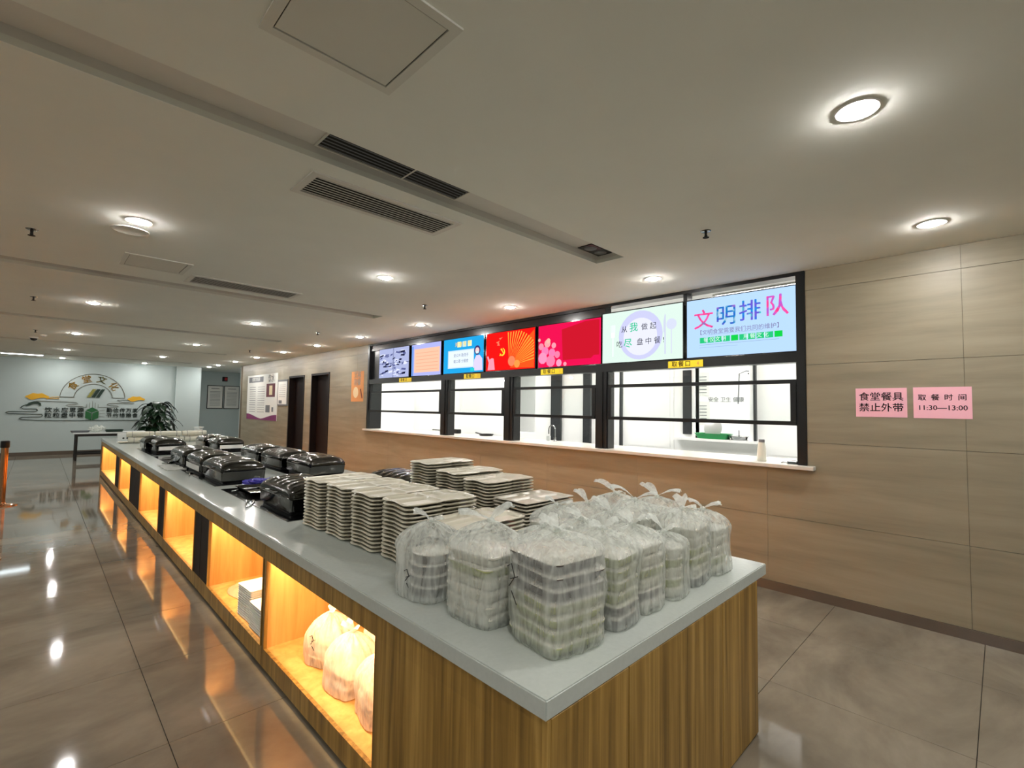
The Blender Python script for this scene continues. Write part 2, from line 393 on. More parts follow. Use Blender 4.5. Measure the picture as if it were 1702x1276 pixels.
# ------------------------------------------------------------------ kitchen behind the windows
KX = 7.1
bm = bmesh.new()
for a0, a1, b0, b1 in holes(-0.5, 14.5, 0, ZC, [(2.47, 3.25, 1.235, 2.31), (6.55, 7.25, 1.15, 2.3)]): bx(bm, KX, KX+0.12, a0, a1, b0, b1)
struct('wall_kitchen_back', bm, 'kwhite')
bm = bmesh.new(); bx(bm, XW+0.2, 9.2, -0.5, -0.3, 0, ZC); bx(bm, XW+0.2, KX, 14.3, 14.5, 0, ZC); bx(bm, 9.0, 9.2, -0.5, 14.5, 0, ZC); bx(bm, KX+0.12, 9.2, 14.3, 14.5, 0, ZC)
struct('wall_kitchen_side', bm, 'kwhite')
bm = bmesh.new()
for z0, z1, a, b in ((0, ZC, 10.9, 10.93),): bx(bm, XW+0.2, KX, a, b, z0, z1)
struct('wall_kitchen_divider', bm, 'kwhite')
bm = bmesh.new(); 
for (y0, y1, z0, z1) in ((2.47, 3.25, 1.235, 2.31),):
    bx(bm, KX-0.02, KX+0.13, y0-0.05, y0, z0-0.04, z1+0.04); bx(bm, KX-0.02, KX+0.13, y1, y1+0.05, z0-0.04, z1+0.04)
    bx(bm, KX-0.02, KX+0.13, y0, y1, z1, z1+0.04)
struct('window_5', bm, 'kwhite')
bm = bmesh.new(); bx(bm, KX-0.12, KX+0.3, 2.30, 3.55, 1.20, 1.235)
tag(obj('pass_ledge', bm, 'kwhite'), 'white ledge under the kitchen pass-through opening', 'ledge')
bm = bmesh.new(); bx(bm, KX-0.03, KX, 3.31, 3.44, 1.285, 2.26)
tag(obj('glass_strip', bm, 'kdark'), 'narrow dark glass strip beside the kitchen pass-through', 'panel')
for a, b, lab in ((2.375, 2.405, 'thin black post on the kitchen wall right of the pass-through'), (5.86, 6.10, 'broad dark post on the kitchen wall left of the tap'), (5.17, 5.33, 'dark post on the kitchen wall right of the tap'), (4.52, 4.56, 'slim grey post on the kitchen wall right of the middle window')):
    z0 = 1.236 if a < 3 else 0
    tag(obj('wall_post', box(KX-0.05, KX, a, b, z0, 2.35 if a < 3 else ZC), 'kdark'), lab, 'post')
for i, (a, b) in enumerate(((-0.1, 1.1), (1.25, 2.28), (3.6, 4.45), (4.6, 5.1), (7.4, 8.8), (8.9, 10.3))):
    bm = bmesh.new(); bx(bm, KX-0.006, KX, a, b, 1.0, 2.5); bx(bm, KX-0.012, KX, a+0.06, b-0.06, 1.06, 2.44)
    struct('trim_%d' % (i+6), bm, 'kwhite')
for k, (cx, cy) in enumerate(((5.9, 1.6), (5.9, 4.4), (5.9, 7.2), (5.9, 9.8), (8.1, 2.8), (8.1, 6.8), (5.9, 12.6))):
    bm = bmesh.new(); bx(bm, cx-0.6, cx+0.6, cy-0.6, cy+0.6, ZC-0.012, ZC)
    t = thing('kitchen_light', ['square ceiling light over the right kitchen bay', 'square ceiling light over the third kitchen bay from left', 'square ceiling light over the second kitchen bay', 'square ceiling light over the left kitchen bay', 'square ceiling light behind the pass-through', 'square ceiling light in the far kitchen room', 'square ceiling light behind the kitchen divider'][k], 'light', (0, 0, 0))
    obj('light_panel', bm, 'kpanel', t)
    bm = bmesh.new(); 
    for a in ((cx-0.62, cx-0.6, cy-0.62, cy+0.62), (cx+0.6, cx+0.62, cy-0.62, cy+0.62), (cx-0.6, cx+0.6, cy-0.62, cy-0.6), (cx-0.6, cx+0.6, cy+0.6, cy+0.62)): bx(bm, a[0], a[1], a[2], a[3], ZC-0.015, ZC)
    obj('light_frame', bm, 'trim', t)
# kitchen items
def bottle(x, y, z):
    t = thing('squeeze_bottle', 'white bottle with grey cap standing at the right end of the sill', 'bottle', (x, y, z))
    bm = bmesh.new(); lathe(bm, [(0, 0), (0.036, 0), (0.04, 0.006), (0.038, 0.12), (0.03, 0.17), (0.026, 0.18), (0, 0.18)], 20); obj('bottle_body', bm, 'box_white', t, True)
    bm = bmesh.new(); lathe(bm, [(0, 0.18), (0.027, 0.18), (0.027, 0.205), (0.02, 0.21), (0, 0.21)], 20); obj('cap', bm, 'greyprint', t, True)
bottle(XW+0.09, 1.64, 1.166)
t = thing('door_closer', 'small silver clamp lying on the sill at its right end', 'clamp', (XW+0.05, 1.36, 1.166))
bm = bmesh.new(); loft(bm, [(0, 0.03, 0.045, 0.01), (0.025, 0.028, 0.04, 0.01), (0.032, 0.015, 0.03, 0.01)]); obj('clamp_body', bm, 'steel', t, True)
bm = bmesh.new(); tube(bm, [(-0.01, 0.04, 0.01), (-0.02, 0.075, 0.012), (-0.02, 0.09, 0.004)], 0.005); obj('lever', bm, 'steel', t, True)
t = thing('tap', 'arched chrome tap behind the third serving window', 'tap', (5.42, 4.60, 1.166))
bm = bmesh.new(); lathe(bm, [(0, 0), (0.03, 0), (0.03, 0.01), (0.016, 0.02), (0.016, 0.06), (0, 0.06)], 16); obj('tap_base', bm, 'steel', t, True)
bm = bmesh.new(); tube(bm, [(0, 0, 0.05), (0, 0, 0.17)] + [(0, 0.06-0.06*math.cos(a*PI/8), 0.17+0.06*math.sin(a*PI/8)) for a in range(1, 9)] + [(0, 0.12, 0.10)], 0.009); obj('spout', bm, 'steel', t, True)
bm = bmesh.new(); bx(bm, -0.02, 0.02, 0.10, 0.15, 0, 0.07); obj('filter_box', bm, 'kgrey', t)
t = thing('shower_head', 'grey nozzle lying on the kitchen worktop behind the right window', 'nozzle', (5.45, 3.72, 1.185))
bm = bmesh.new(); tube(bm, [(0, 0, 0.02), (0, 0.08, 0.02), (0, 0.085, 0.02), (0, 0.17, 0.02)], [0.03, 0.026, 0.01, 0.008], 12); obj('nozzle_body', bm, 'greyprint', t, True)
bm = bmesh.new(); lathe(bm, [(0, -0.019), (0.02, -0.019), (0.02, -0.01), (0, -0.01)], 12); obj('foot', bm, 'greyprint', t)
t = thing('green_crate', 'green plastic basket on the pass-through ledge', 'basket', (KX, 2.98, 1.235))
bm = bmesh.new(); loft(bm, [(0, 0.10, 0.20, 0.03), (0.07, 0.12, 0.24, 0.03), (0.08, 0.13, 0.25, 0.03), (0.08, 0.115, 0.235, 0.03), (0.012, 0.095, 0.195, 0.03)], cap=(True, True)); obj('basket_body', bm, 'green', t, True)
t = thing('round_lid', 'round metal lid standing upright in the green basket', 'lid', (KX, 2.99, 1.258))
bm = bmesh.new(); lathe(bm, [(0, 0.02), (0.08, 0.015), (0.13, 0), (0.135, 0), (0.135, 0.006), (0.08, 0.022), (0, 0.027)], 28)
bmesh.ops.rotate(bm, verts=bm.verts, cent=(0, 0, 0), matrix=Matrix.Rotation(-PI/2+0.15, 3, 'Y')); bmesh.ops.translate(bm, verts=bm.verts, vec=(0, 0, 0.135)); obj('lid_disc', bm, 'satin', t, True)
t = thing('cooking_pot', 'flat steel pot with a knob on the pass-through ledge', 'pot', (KX, 2.62, 1.235))
bm = bmesh.new(); lathe(bm, [(0, 0), (0.1, 0), (0.12, 0.05), (0.13, 0.05), (0.13, 0.056), (0.05, 0.07), (0, 0.072)], 24); obj('pot_body', bm, 'steel', t, True)
bm = bmesh.new(); lathe(bm, [(0, 0.07), (0.008, 0.07), (0.008, 0.14), (0, 0.14)], 10); obj('knob', bm, 'greyprint', t, True)
t = thing('flat_pan', 'dark flat pan on the kitchen worktop behind the second window', 'pan', (5.45, 6.15, 1.166))
bm = bmesh.new(); lathe(bm, [(0, 0), (0.11, 0), (0.13, 0.03), (0.125, 0.03), (0.108, 0.006), (0, 0.006)], 24); obj('pan_body', bm, 'black', t, True)
bm = bmesh.new(); tube(bm, [(0, 0.12, 0.022), (0, 0.28, 0.04)], 0.01); obj('handle', bm, 'black', t, True)
t = thing('black_box', 'small black box at the end of a steel rail behind the second window', 'box', (5.45, 6.98, 1.166))
bm = box(-0.05, 0.05, -0.09, 0.09, 0, 0.075, 0.006); obj('box_body', bm, 'black', t)
bm = bmesh.new(); bx(bm, -0.03, 0.03, 0.09, 0.7, 0.03, 0.05); obj('rail', bm, 'steel', t)
t = thing('plate_sign', 'square brown sign with a white plate and fork on the kitchen wall', 'sign', (0, 0, 0))
SX, SY, SZ = 6.2, 10.897, 1.30
bm = bmesh.new(); bx(bm, 5.40, 5.72, 10.895, 10.90, 1.30, 1.62); obj('sign_board', bm, 'maroon', t)
bm = bmesh.new(); tube(bm, [(5.56, 10.895, 1.48), (5.56, 10.893, 1.48)], 0.12, 24); obj('plate_print', bm, 'paper', t)
bm = bmesh.new(); bx(bm, 5.55, 5.57, 10.889, 10.8925, 1.40, 1.56); obj('fork_print', bm, 'maroon', t)
text('lettering', '节约粮食', 0.05, 'paper', t, (5.56, 10.893, 1.33), 'back')
t = thing('glass_lettering', 'small black lettering on the kitchen wall above the plate sign', 'lettering', (0, 0, 0))
text('lettering', '光盘行动', 0.07, 'greyprint', t, (5.58, 10.897, 1.72), 'back')
t = thing('room_lettering', 'small grey lettering on the kitchen wall beside the tap', 'lettering')
text('lettering', '洗消间', 0.09, 'greyprint', t, (KX-0.003, 5.02, 1.52), 'wall')
t = thing('slogan', 'row of grey lettering on the wall seen through the pass-through', 'lettering')
text('lettering', '安全 卫生 健康', 0.10, 'greyprint', t, (8.995, 3.55, 1.85), 'wall')
for k, (yy, zz) in enumerate(((4.05, 2.15), (4.05, 1.60))):
    t = thing('paper_notice', ['upper', 'lower'][k]+' framed notice on the wall seen through the pass-through', 'notice')
    obj('sheet', box(8.99, 9.0, yy-0.2, yy+0.2, zz-0.22, zz+0.22), 'paper', t)
    bm = bmesh.new()
    for q in range(6): bx(bm, 8.987, 8.99, yy-0.15, yy+0.15, zz-0.17+q*0.06, zz-0.155+q*0.06)
    obj('print_lines', bm, 'greyprint', t)
t = thing('hanging_ladles', 'dark hooks hanging on the wall at the right of the pass-through', 'hook')
bm = bmesh.new(); tube(bm, [(7.35, 2.52, 2.22), (7.4, 2.62, 2.24), (7.4, 2.72, 2.2), (7.4, 2.74, 1.75)], 0.009); obj('hook_rod', bm, 'greyprint', t)
bm = bmesh.new(); tube(bm, [(7.35, 2.47, 2.27), (7.4, 2.52, 2.18), (7.4, 2.60, 2.2)], 0.012); obj('bracket', bm, 'black', t)
# ------------------------------------------------------------------ screens
def wv(y, z, d, x=None): return Vector(((XW+0.012 if x is None else x) - d, y, z))
EM = {}
def em(c, s=1.0):
    k = (tuple(c), s)
    if k not in EM: EM[k] = emit('screen_colour_%d' % len(EM), c, s)
    return EM[k]
def ramp_em(name, cols, sc=4.5):
    m = emit('screen_'+name, (255, 255, 255), 1.0); n = m.node_tree.nodes; l = m.node_tree.links
    tc = n.new('ShaderNodeTexCoord'); nz = n.new('ShaderNodeTexNoise'); nz.inputs['Scale'].default_value = sc*3; nz.inputs['Detail'].default_value = 1
    r = n.new('ShaderNodeValToRGB'); k = len(cols)
    while len(r.color_ramp.elements) < k: r.color_ramp.elements.new(0.5)
    for i, c in enumerate(cols): r.color_ramp.elements[i].position = .3+.4*i/(k-1); r.color_ramp.elements[i].color = lin(c)
    l.new(tc.outputs['Object'], nz.inputs['Vector']); l.new(nz.outputs['Fac'], r.inputs[0]); l.new(r.outputs[0], n['Emission'].inputs[0]); return m
class Scr:
    def __init__(s, name, label, ya, yb, z0, z1, col):
        s.t = thing(name, label, 'screen'); s.ya, s.yb, s.z0, s.z1 = ya, yb, z0, z1   # ya = right edge (small y)
        obj('bezel', box(XW+0.012, XW+0.058, ya-0.018, yb+0.018, z0-0.012, z1+0.012), 'black_gloss', s.t)
        bm = bmesh.new(); bx(bm, XW+0.009, XW+0.012, ya, yb, z0, z1); obj('display', bm, em(col), s.t)
        s.n = 0
    def P(s, u, v, d=0): return Vector((XW+0.0088-0.0004*s.n-d, s.yb-u*(s.yb-s.ya), s.z0+v*(s.z1-s.z0)))
    def pg(s, name, pts, col, st=1.0):
        s.n += 1; bm = bmesh.new(); f = bm.faces.new([bm.verts.new(s.P(u, v)) for u, v in pts]); return obj(name, bm, em(col, st), s.t)
    def many(s, name, plist, col, st=1.0):
        s.n += 1; bm = bmesh.new()
        for pts in plist: bm.faces.new([bm.verts.new(s.P(u, v)) for u, v in pts])
        return obj(name, bm, em(col, st), s.t)
    def rect(s, name, u0, u1, v0, v1, col): return s.pg(name, [(u0, v0), (u1, v0), (u1, v1), (u0, v1)], col)
    def circ(s, name, u, v, r, col, n=28, sq=1.0):
        asp = (s.z1-s.z0)/(s.yb-s.ya)
        return s.pg(name, [(u+r*asp*math.cos(i/n*2*PI), v+r*sq*math.sin(i/n*2*PI)) for i in range(n)], col)
    def txt(s, name, body, size, u, v, col, **k):
        s.n += 1; return text(name, body, size, em(col), s.t, s.P(u, v), 'wall', extr=0.0001, **k)
ZA, ZB = 2.205, 2.782
# screen 1
s = Scr('menu_screen', 'rightmost screen, pale blue with large rainbow-coloured lettering about queueing', 1.303, 2.350, ZA, ZB+0.03, (176, 208, 244))
for ch, u, v, c1 in (('文', .17, .62, [(240, 60, 150), (245, 90, 170), (230, 60, 130), (130, 110, 180)]), ('明', .39, .65, [(150, 100, 190), (50, 90, 190), (30, 130, 190), (170, 200, 210)]), ('排', .61, .68, [(30, 170, 200), (40, 110, 210), (110, 80, 200), (60, 180, 190)]), ('队', .84, .71, [(240, 60, 150), (170, 90, 200), (240, 80, 160), (235, 60, 130)])):
    s.n += 1; text('big_character', ch, 0.215, ramp_em('rainbow_'+str(int(u*100)), c1), s.t, s.P(u, v), 'wall', extr=0.0001, bold=0.005)
s.txt('subtitle', '【文明食堂需要我们共同的维护】', 0.055, .5, .415, (120, 110, 150))
for k in range(10):
    u = .135+k*.0765
    s.rect('green_square', u, u+.066, .235, .33, (40, 190, 120) if k not in (4, 9) else (20, 200, 70))
s.txt('square_lettering', '餐仪文明', 0.052, .285, .282, (215, 245, 235), spacing=1.32)
s.txt('square_lettering', '用餐文化', 0.052, .665, .282, (215, 245, 235), spacing=1.32)
s.many('thin_line', [[(.13, .20), (.86, .20), (.86, .206), (.13, .206)], [(.13, .155), (.5, .155), (.5, .16), (.13, .16)], [(.22, .368), (.72, .368), (.72, .373), (.22, .373)]], (140, 160, 190))
# screen 2: plate, fork, knife, spoon
s = Scr('menu_screen', 'pale green screen with a plate, fork, knife and spoon picture', 2.400, 3.435, ZA, ZB+0.03, (212, 232, 222))
s.circ('plate_rim', .50, .50, .47, (196, 198, 232)); s.circ('plate_inner', .5, .47, .36, (222, 224, 240))
def fork(u):
    L = [[(u-.006, .12), (u+.006, .12), (u+.006, .55), (u-.006, .55)], [(u-.025, .5), (u+.025, .5), (u+.028, .60), (u-.028, .60)]]
    for q in (-.028, -.011, .006, .022): L.append([(u+q, .6), (u+q+.007, .6), (u+q+.007, .75), (u+q, .75)])
    return L
s.many('fork', fork(.145), (240, 244, 250))
s.many('knife', [[(.795, .1), (.812, .1), (.812, .5), (.795, .5)], [(.785, .5), (.812, .5), (.812, .82), (.80, .84), (.785, .7)]], (200, 206, 226))
s.many('spoon', [[(.87, .1), (.883, .1), (.883, .55), (.87, .55)]], (206, 212, 228)); s.circ('spoon_bowl', .877, .64, .10, (206, 212, 232))
s.txt('line_of_writing', '从', .085, .30, .63, (16, 20, 24)); s.txt('line_of_writing', '我', .115, .42, .65, (40, 190, 140), bold=.002)
s.txt('line_of_writing', '做 起', .085, .61, .64, (16, 20, 24))
s.txt('line_of_writing', '吃', .085, .235, .345, (16, 20, 24)); s.txt('line_of_writing', '尽', .115, .345, .35, (40, 190, 140), bold=.002)
s.txt('line_of_writing', '盘 中 餐 !', .085, .63, .36, (16, 20, 24))
# screen 3: magenta red with pink flowers
s = Scr('menu_screen', 'crimson screen with pink flowers and a plain darker red block', 3.463, 4.505, ZA, ZB, (228, 18, 78))
s.pg('dark_block', [(.42, .14), (.86, .14), (.9, .2), (.98, .2), (.98, .97), (.78, .97), (.5, .88), (.40, .85)], (196, 22, 42))
for u, v, r in ((.05, .5, .12), (.16, .56, .14), (.27, .50, .10), (.12, .38, .16), (.24, .33, .15), (.33, .28, .12), (.08, .22, .2), (.22, .14, .2), (.36, .08, .12), (.46, .03, .07), (.18, .62, .09), (.02, .66, .06)):
    s.circ('blossom', u, max(v, r*.7), r*.7, (250, 120+int(60*random.random()), 160+int(30*random.random())), 10)
# screen 4: red with rays and the golden emblem
s = Scr('menu_screen', 'bright red screen with orange rays and a golden hammer and sickle', 4.575, 5.600, ZA, ZB, (236, 22, 20))
def glow(u): return [(u, 0)]
s.pg('orange_field', [(.52, .05), (.99, .02), (.99, .95), (.80, .7)], (244, 84, 30))
L = []
for k in range(17):
    a = math.radians(8+k*5.2); a2 = a+math.radians(2.2); cu, cv = .50, .10
    L.append([(cu+.10*math.cos(a), cv+.14*math.sin(a))] + [(min(.99, cu+r_*math.cos(q)), min(.97, cv+1.5*r_*math.sin(q))) for r_, q in ((.62, a), (.62, a2))])
s.many('ray', L, (252, 160, 60))
s.circ('glow_spot', .55, .22, .13, (250, 130, 90)); s.circ('glow_spot', .66, .14, .10, (252, 150, 70))
arc = [(.355+.058*math.cos(a), .475+.105*math.sin(a)) for a in [math.radians(-150+i*20) for i in range(12)]]
arc2 = [(.340+.050*math.cos(a), .49+.088*math.sin(a)) for a in [math.radians(-150+i*20) for i in range(12)]][::-1]
for i in range(11):
    pass
s.many('emblem_sickle', [[arc[i], arc[i+1], arc2[10-i], arc2[11-i]] for i in range(11)] + [[(.295, .39), (.31, .37), (.335, .42), (.32, .44)]], (250, 214, 60))
s.many('emblem_hammer', [[(.315, .545), (.335, .575), (.365, .53), (.345, .50)], [(.335, .53), (.345, .54), (.405, .41), (.392, .395)]], (250, 214, 60))
s.pg('arm_figure', [(.02, .38), (.05, .40), (.08, .30), (.13, .34), (.17, .32), (.20, .02), (.04, .02), (.06, .22)], (250, 150, 170))
s.many('dove', [[(.22, .74), (.30, .78), (.26, .70)], [(.28, .84), (.36, .86), (.31, .80)], [(.24, .66), (.28, .74), (.30, .64)]], (250, 120, 90))
# screen 5: blue with white card and figure
s = Scr('menu_screen', 'blue screen with a white card of grey lettering and a masked figure', 5.668, 6.700, ZA, ZB, (34, 160, 222))
s.rect('title_tile', .36, .46, .74, .90, (240, 232, 180)); s.rect('title_tile', .49, .59, .74, .90, (190, 224, 220)); s.rect('title_tile', .62, .72, .74, .90, (240, 236, 190))
s.txt('title', '对 食 有 节', .085, .50, .82, (250, 200, 40))
s.rect('card', .12, .78, .14, .66, (196, 220, 238)); s.rect('card_front', .14, .76, .17, .63, (222, 234, 244))
s.txt('card_line', '爱公共 勤洗手', .062, .46, .50, (110, 120, 150)); s.txt('card_line', '戴口罩 分餐食', .062, .46, .33, (110, 120, 150))
s.pg('figure_coat', [(.76, .04), (.99, .04), (.98, .36), (.92, .46), (.84, .46), (.79, .34)], (214, 204, 236))
s.circ('figure_hair', .86, .60, .13, (60, 50, 110)); s.circ('figure_face', .86, .59, .085, (250, 200, 200)); s.rect('figure_mask', .825, .895, .51, .57, (200, 230, 245))
s.rect('teal_base', .70, .80, .03, .12, (40, 200, 200))
# screen 6: lavender border, peach panel
s = Scr('menu_screen', 'lavender-edged screen with a peach panel of faint lines', 6.790, 7.700, ZA, ZB, (170, 176, 238))
s.rect('left_bar', .0, .07, .0, .95, (110, 150, 220)); s.rect('panel', .10, .97, .10, .85, (244, 190, 160))
for k in range(6): s.rect('faint_line', .16, .92, .18+k*.105, .195+k*.105, (232, 160, 130))
# screen 7: collage
s = Scr('menu_screen', 'leftmost screen, a blue-grey collage of camera pictures', 7.800, 8.890, ZA, ZB, (168, 176, 214))
s.many('picture_divider', [[(.485, 0), (.5, 0), (.5, 1), (.485, 1)], [(0, .485), (1, .485), (1, .5), (0, .5)]], (60, 66, 110))
random.seed(3)
for c_, nn in (((218, 222, 244), 26), ((84, 90, 140), 26), ((28, 30, 60), 16)):
    L = []
    for k in range(nn):
        u, v, a = random.uniform(.06, .9), random.uniform(.08, .9), random.uniform(-.6, .6); l1, l2 = random.uniform(.02, .09), random.uniform(.01, .04)
        L.append([(u-l1, v-l2+a*.05), (u+l1*.8, v-l2-a*.04), (u+l1, v+l2-a*.03), (u-l1*.7, v+l2+a*.04)])
    L = [[(min(.99, max(.01, a)), min(.99, max(.01, b))) for a, b in p] for p in L]
    s.many('picture_patch', L, c_)
# yellow number plates
for k, (a, b, num, lab) in enumerate(((2.17, 2.56, '4', 'yellow number plate under the rightmost screens'), (4.05, 4.44, '3', 'yellow number plate under the crimson flower screen'), (5.71, 6.12, '2', 'yellow number plate under the blue screen'), (7.67, 8.09, '1', 'yellow number plate under the peach screen'))):
    t = thing('number_plate', lab, 'sign', group='yellow plates over the serving windows')
    obj('plate', box(XW-0.010, XW-0.0022, a, b, 2.102, 2.176, 0.002), 'yellow', t)
    text('lettering', '取餐口', 0.066, 'ink', t, (XW-0.0105, (a+b)/2+0.045, 2.139), 'wall', spacing=1.28, extr=.0005, bold=.0015)
    text('numeral', num, 0.055, 'orangeprint', t, (XW-0.0105, a+0.055, 2.139), 'wall', extr=.0005)
# ------------------------------------------------------------------ notices on the stone wall
t = thing('pink_notice', 'left pink paper notice in large black writing on the stone wall', 'notice')
obj('paper', box(XW-0.0022, XW-0.0002, 0.526, 0.863, 1.612, 1.849), 'pink', t)
text('writing', '食堂餐具', 0.074, 'ink', t, (XW-0.0028, 0.695, 1.775), 'wall', extr=.0003, bold=.0018); text('writing', '禁止外带', 0.074, 'ink', t, (XW-0.0028, 0.695, 1.686), 'wall', extr=.0003, bold=.0018)
t = thing('pink_notice', 'right pink paper notice giving the meal hours on the stone wall', 'notice')
obj('paper', box(XW-0.0022, XW-0.0002, 0.152, 0.488, 1.61, 1.851), 'pink', t)
text('writing', '取 餐 时 间', 0.052, 'ink', t, (XW-0.0028, 0.320, 1.768), 'wall', extr=.0003, spacing=1.2, bold=.001)
text('writing', '11:30—13:00', 0.053, 'ink', t, (XW-0.0028, 0.320, 1.690), 'wall', extr=.0003, bold=.001)
# poster left of window (orange)
t = thing('poster', 'orange poster with a white plate between doorway and serving windows', 'poster')
obj('sheet', box(XW-0.003, XW-0.0002, 9.51, 10.07, 1.73, 2.385), 'orangeprint', t)
text('lettering', '文明\n用餐', 0.16, 'paper', t, (XW-0.0036, 9.80, 2.22), 'wall', extr=.0003, bold=.002)
bm = bmesh.new(); tube(bm, [(XW-0.003, 9.86, 1.93), (XW-0.0036, 9.86, 1.93)], 0.12, 24); obj('plate_print', bm, 'creamprint', t)
bm = bmesh.new(); tube(bm, [(XW-0.0036, 9.64, 2.0), (XW-0.0036, 9.56, 1.80)], 0.012, 6); obj('chopsticks', bm, 'maroon', t)
t = thing('poster', 'large white poster with purple foot and maroon pictures left of the doorways', 'poster')
obj('sheet', box(XW-0.012, XW-0.0002, 14.66, 17.45, 1.16, 2.56), 'paper', t)
bm = bmesh.new()
n_ = 16; pts = [(17.45-k*(2.79/n_), 1.20+0.14*abs(math.cos(k/n_*PI))**1.5) for k in range(n_+1)]
for (a, za), (b, zb) in zip(pts, pts[1:]): quad(bm, [(XW-0.0126, a, 1.162), (XW-0.0126, b, 1.162), (XW-0.0126, b, zb), (XW-0.0126, a, za)])
obj('purple_foot', bm, 'purple', t)
bm = bmesh.new(); bx(bm, XW-0.0128, XW-0.012, 15.9, 17.3, 2.33, 2.50); obj('title_bar', bm, 'greyprint', t)
text('title', '健康饮食指南', 0.13, 'paper', t, (XW-0.0132, 16.6, 2.415), 'wall', extr=.0002)
text('heading', '饮水', 0.26, 'greyprint', t, (XW-0.0128, 15.2, 2.40), 'wall', extr=.0002, bold=.004)
bm = bmesh.new(); bx(bm, XW-0.0128, XW-0.012, 14.85, 15.6, 1.86, 2.26); obj('picture', bm, 'maroon', t)
bm = bmesh.new(); bx(bm, XW-0.0134, XW-0.0128, 15.08, 15.35, 1.92, 2.2); obj('picture_centre', bm, 'creamprint', t)
bm = bmesh.new(); bx(bm, XW-0.0128, XW-0.012, 15.25, 15.62, 1.40, 1.62); bx(bm, XW-0.0128, XW-0.012, 14.95, 15.1, 1.42, 1.56); obj('small_picture', bm, 'greyprint', t)
bm = bmesh.new()
for q in range(12):
    bx(bm, XW-0.0126, XW-0.012, 16.6, 17.2, 1.40+q*.07, 1.415+q*.07); bx(bm, XW-0.0126, XW-0.012, 15.75, 16.4, 1.40+q*.07, 1.412+q*.07)
obj('print_lines', bm, 'greyprint', t)
t = thing('notice_frame', 'white framed notice beside the left doorway', 'notice')
obj('frame', box(XW-0.02, XW-0.0002, 13.86, 14.61, 1.61, 2.345), 'greyprint', t)
obj('sheet', box(XW-0.022, XW-0.02, 13.90, 14.57, 1.65, 2.29), 'paper', t)
bm = bmesh.new()
for q in range(7): bx(bm, XW-0.0226, XW-0.022, 14.0, 14.48, 1.86+q*.055, 1.87+q*.055)
bx(bm, XW-0.0226, XW-0.022, 14.25, 14.5, 1.67, 1.76); obj('print_lines', bm, 'greyprint', t)
# recess notices and sign
for k, (a, b) in enumerate(((4.85, 5.42), (5.45, 6.03))):
    t = thing('framed_notice', ['left of two black-framed notices on the far white wall', 'right of two black-framed notices on the far white wall'][k], 'notice')
    obj('frame', box(a, b, 22.478, 22.4995, 1.43, 2.38), 'ink', t); obj('sheet', box(a+.025, b-.025, 22.474, 22.478, 1.455, 2.355), 'paper', t)
    bm = bmesh.new(); bx(bm, a+.14, b-.14, 22.472, 22.474, 2.24, 2.265)
    for q in range(12): bx(bm, a+.1, b-.1, 22.472, 22.474, 1.55+q*.052, 1.563+q*.052)
    obj('print_lines', bm, 'greyprint', t)
t = thing('exit_sign', 'small dark sign with a red mark high on the far white wall', 'sign')
obj('sign_box', box(5.37, 5.56, 22.46, 22.4995, 2.56, 2.75, 0.005), 'ink', t); obj('red_mark', box(5.45, 5.54, 22.457, 22.46, 2.60, 2.71), 'red', t)
# ------------------------------------------------------------------ emblem on the back wall
YB = 20.4
def bk(u, v, d=0): return Vector((u, YB-0.012-d, v))
em_t = thing('wall_emblem', 'green and gold lettering and arch emblem mounted on the white back wall', 'emblem')
def bline(name, pts, r, m):
    bm = bmesh.new(); tube(bm, [bk(u, v) for u, v in pts], r, 6); return obj(name, bm, m, em_t)
def barc(cx, cz, r, a0, a1, n=28): return [(cx+r*math.cos(math.radians(a0+(a1-a0)*i/n)), cz+r*math.sin(math.radians(a0+(a1-a0)*i/n))) for i in range(n+1)]
AX, AZ = 1.26, 1.735
bline('arch', barc(AX, AZ, .79, 176, 4), .009, 'gline'); bline('arch', barc(AX, AZ, .47, 176, 4), .009, 'gline')
bline('arch_foot', [(AX-.79, AZ+.04), (AX-.46, AZ+.04)], .008, 'gline'); bline('arch_foot', [(AX+.46, AZ+.04), (AX+.79, AZ+.04)], .008, 'gline')
for ch, a, m_ in (('食', 141, 'ggold'), ('堂', 107, 'ggold'), ('文', 74, 'olive'), ('化', 41, 'ggold')):
    aa = math.radians(a)
    text('arch_character', ch, .25, m_, em_t, bk(AX+.63*math.cos(aa), AZ+.63*math.sin(aa)-.01), 'back', extr=.006, bold=.005, rot=(PI/2, aa-PI/2 if False else -(aa-PI/2), 0))
for k, m_ in enumerate(('olive', 'dgreen', 'dgreen')):
    bm = bmesh.new(); u = AX-.16+k*.11
    poly(bm, [(u, AZ+.04), (u+.085, AZ+.04), (u+.215, AZ+.31), (u+.13, AZ+.31)], bk, .01); obj('slanted_bar', bm, m_, em_t)
def cloud(name, cx, cz, s_, m):
    pts = []
    for i in range(32):
        a = i/32*2*PI; rx = .22*s_*(1+.10*math.sin(5*a)); rz = .12*s_*(1+.12*math.cos(6*a))
        z = cz+rz*math.sin(a); pts.append((cx+rx*math.cos(a), z if math.sin(a) > 0 else cz+.25*rz*math.sin(a)*(1+math.cos(3*a))))
    bm = bmesh.new(); poly(bm, pts, bk, .012); obj(name, bm, m, em_t)
cloud('gold_cloud', -.02, 1.74, 1.12, 'ggold'); cloud('gold_cloud', 2.35, 1.72, 1.0, 'ggold')
bline('cloud_line', [(.18, 1.70), (.30, 1.76), (.46, 1.77), (.46, 1.72), (.2, 1.71)], .008, 'ggold'); bline('cloud_line', [(2.2, 1.70), (2.0, 1.72), (1.86, 1.70), (1.98, 1.64), (2.2, 1.65)], .008, 'gline')
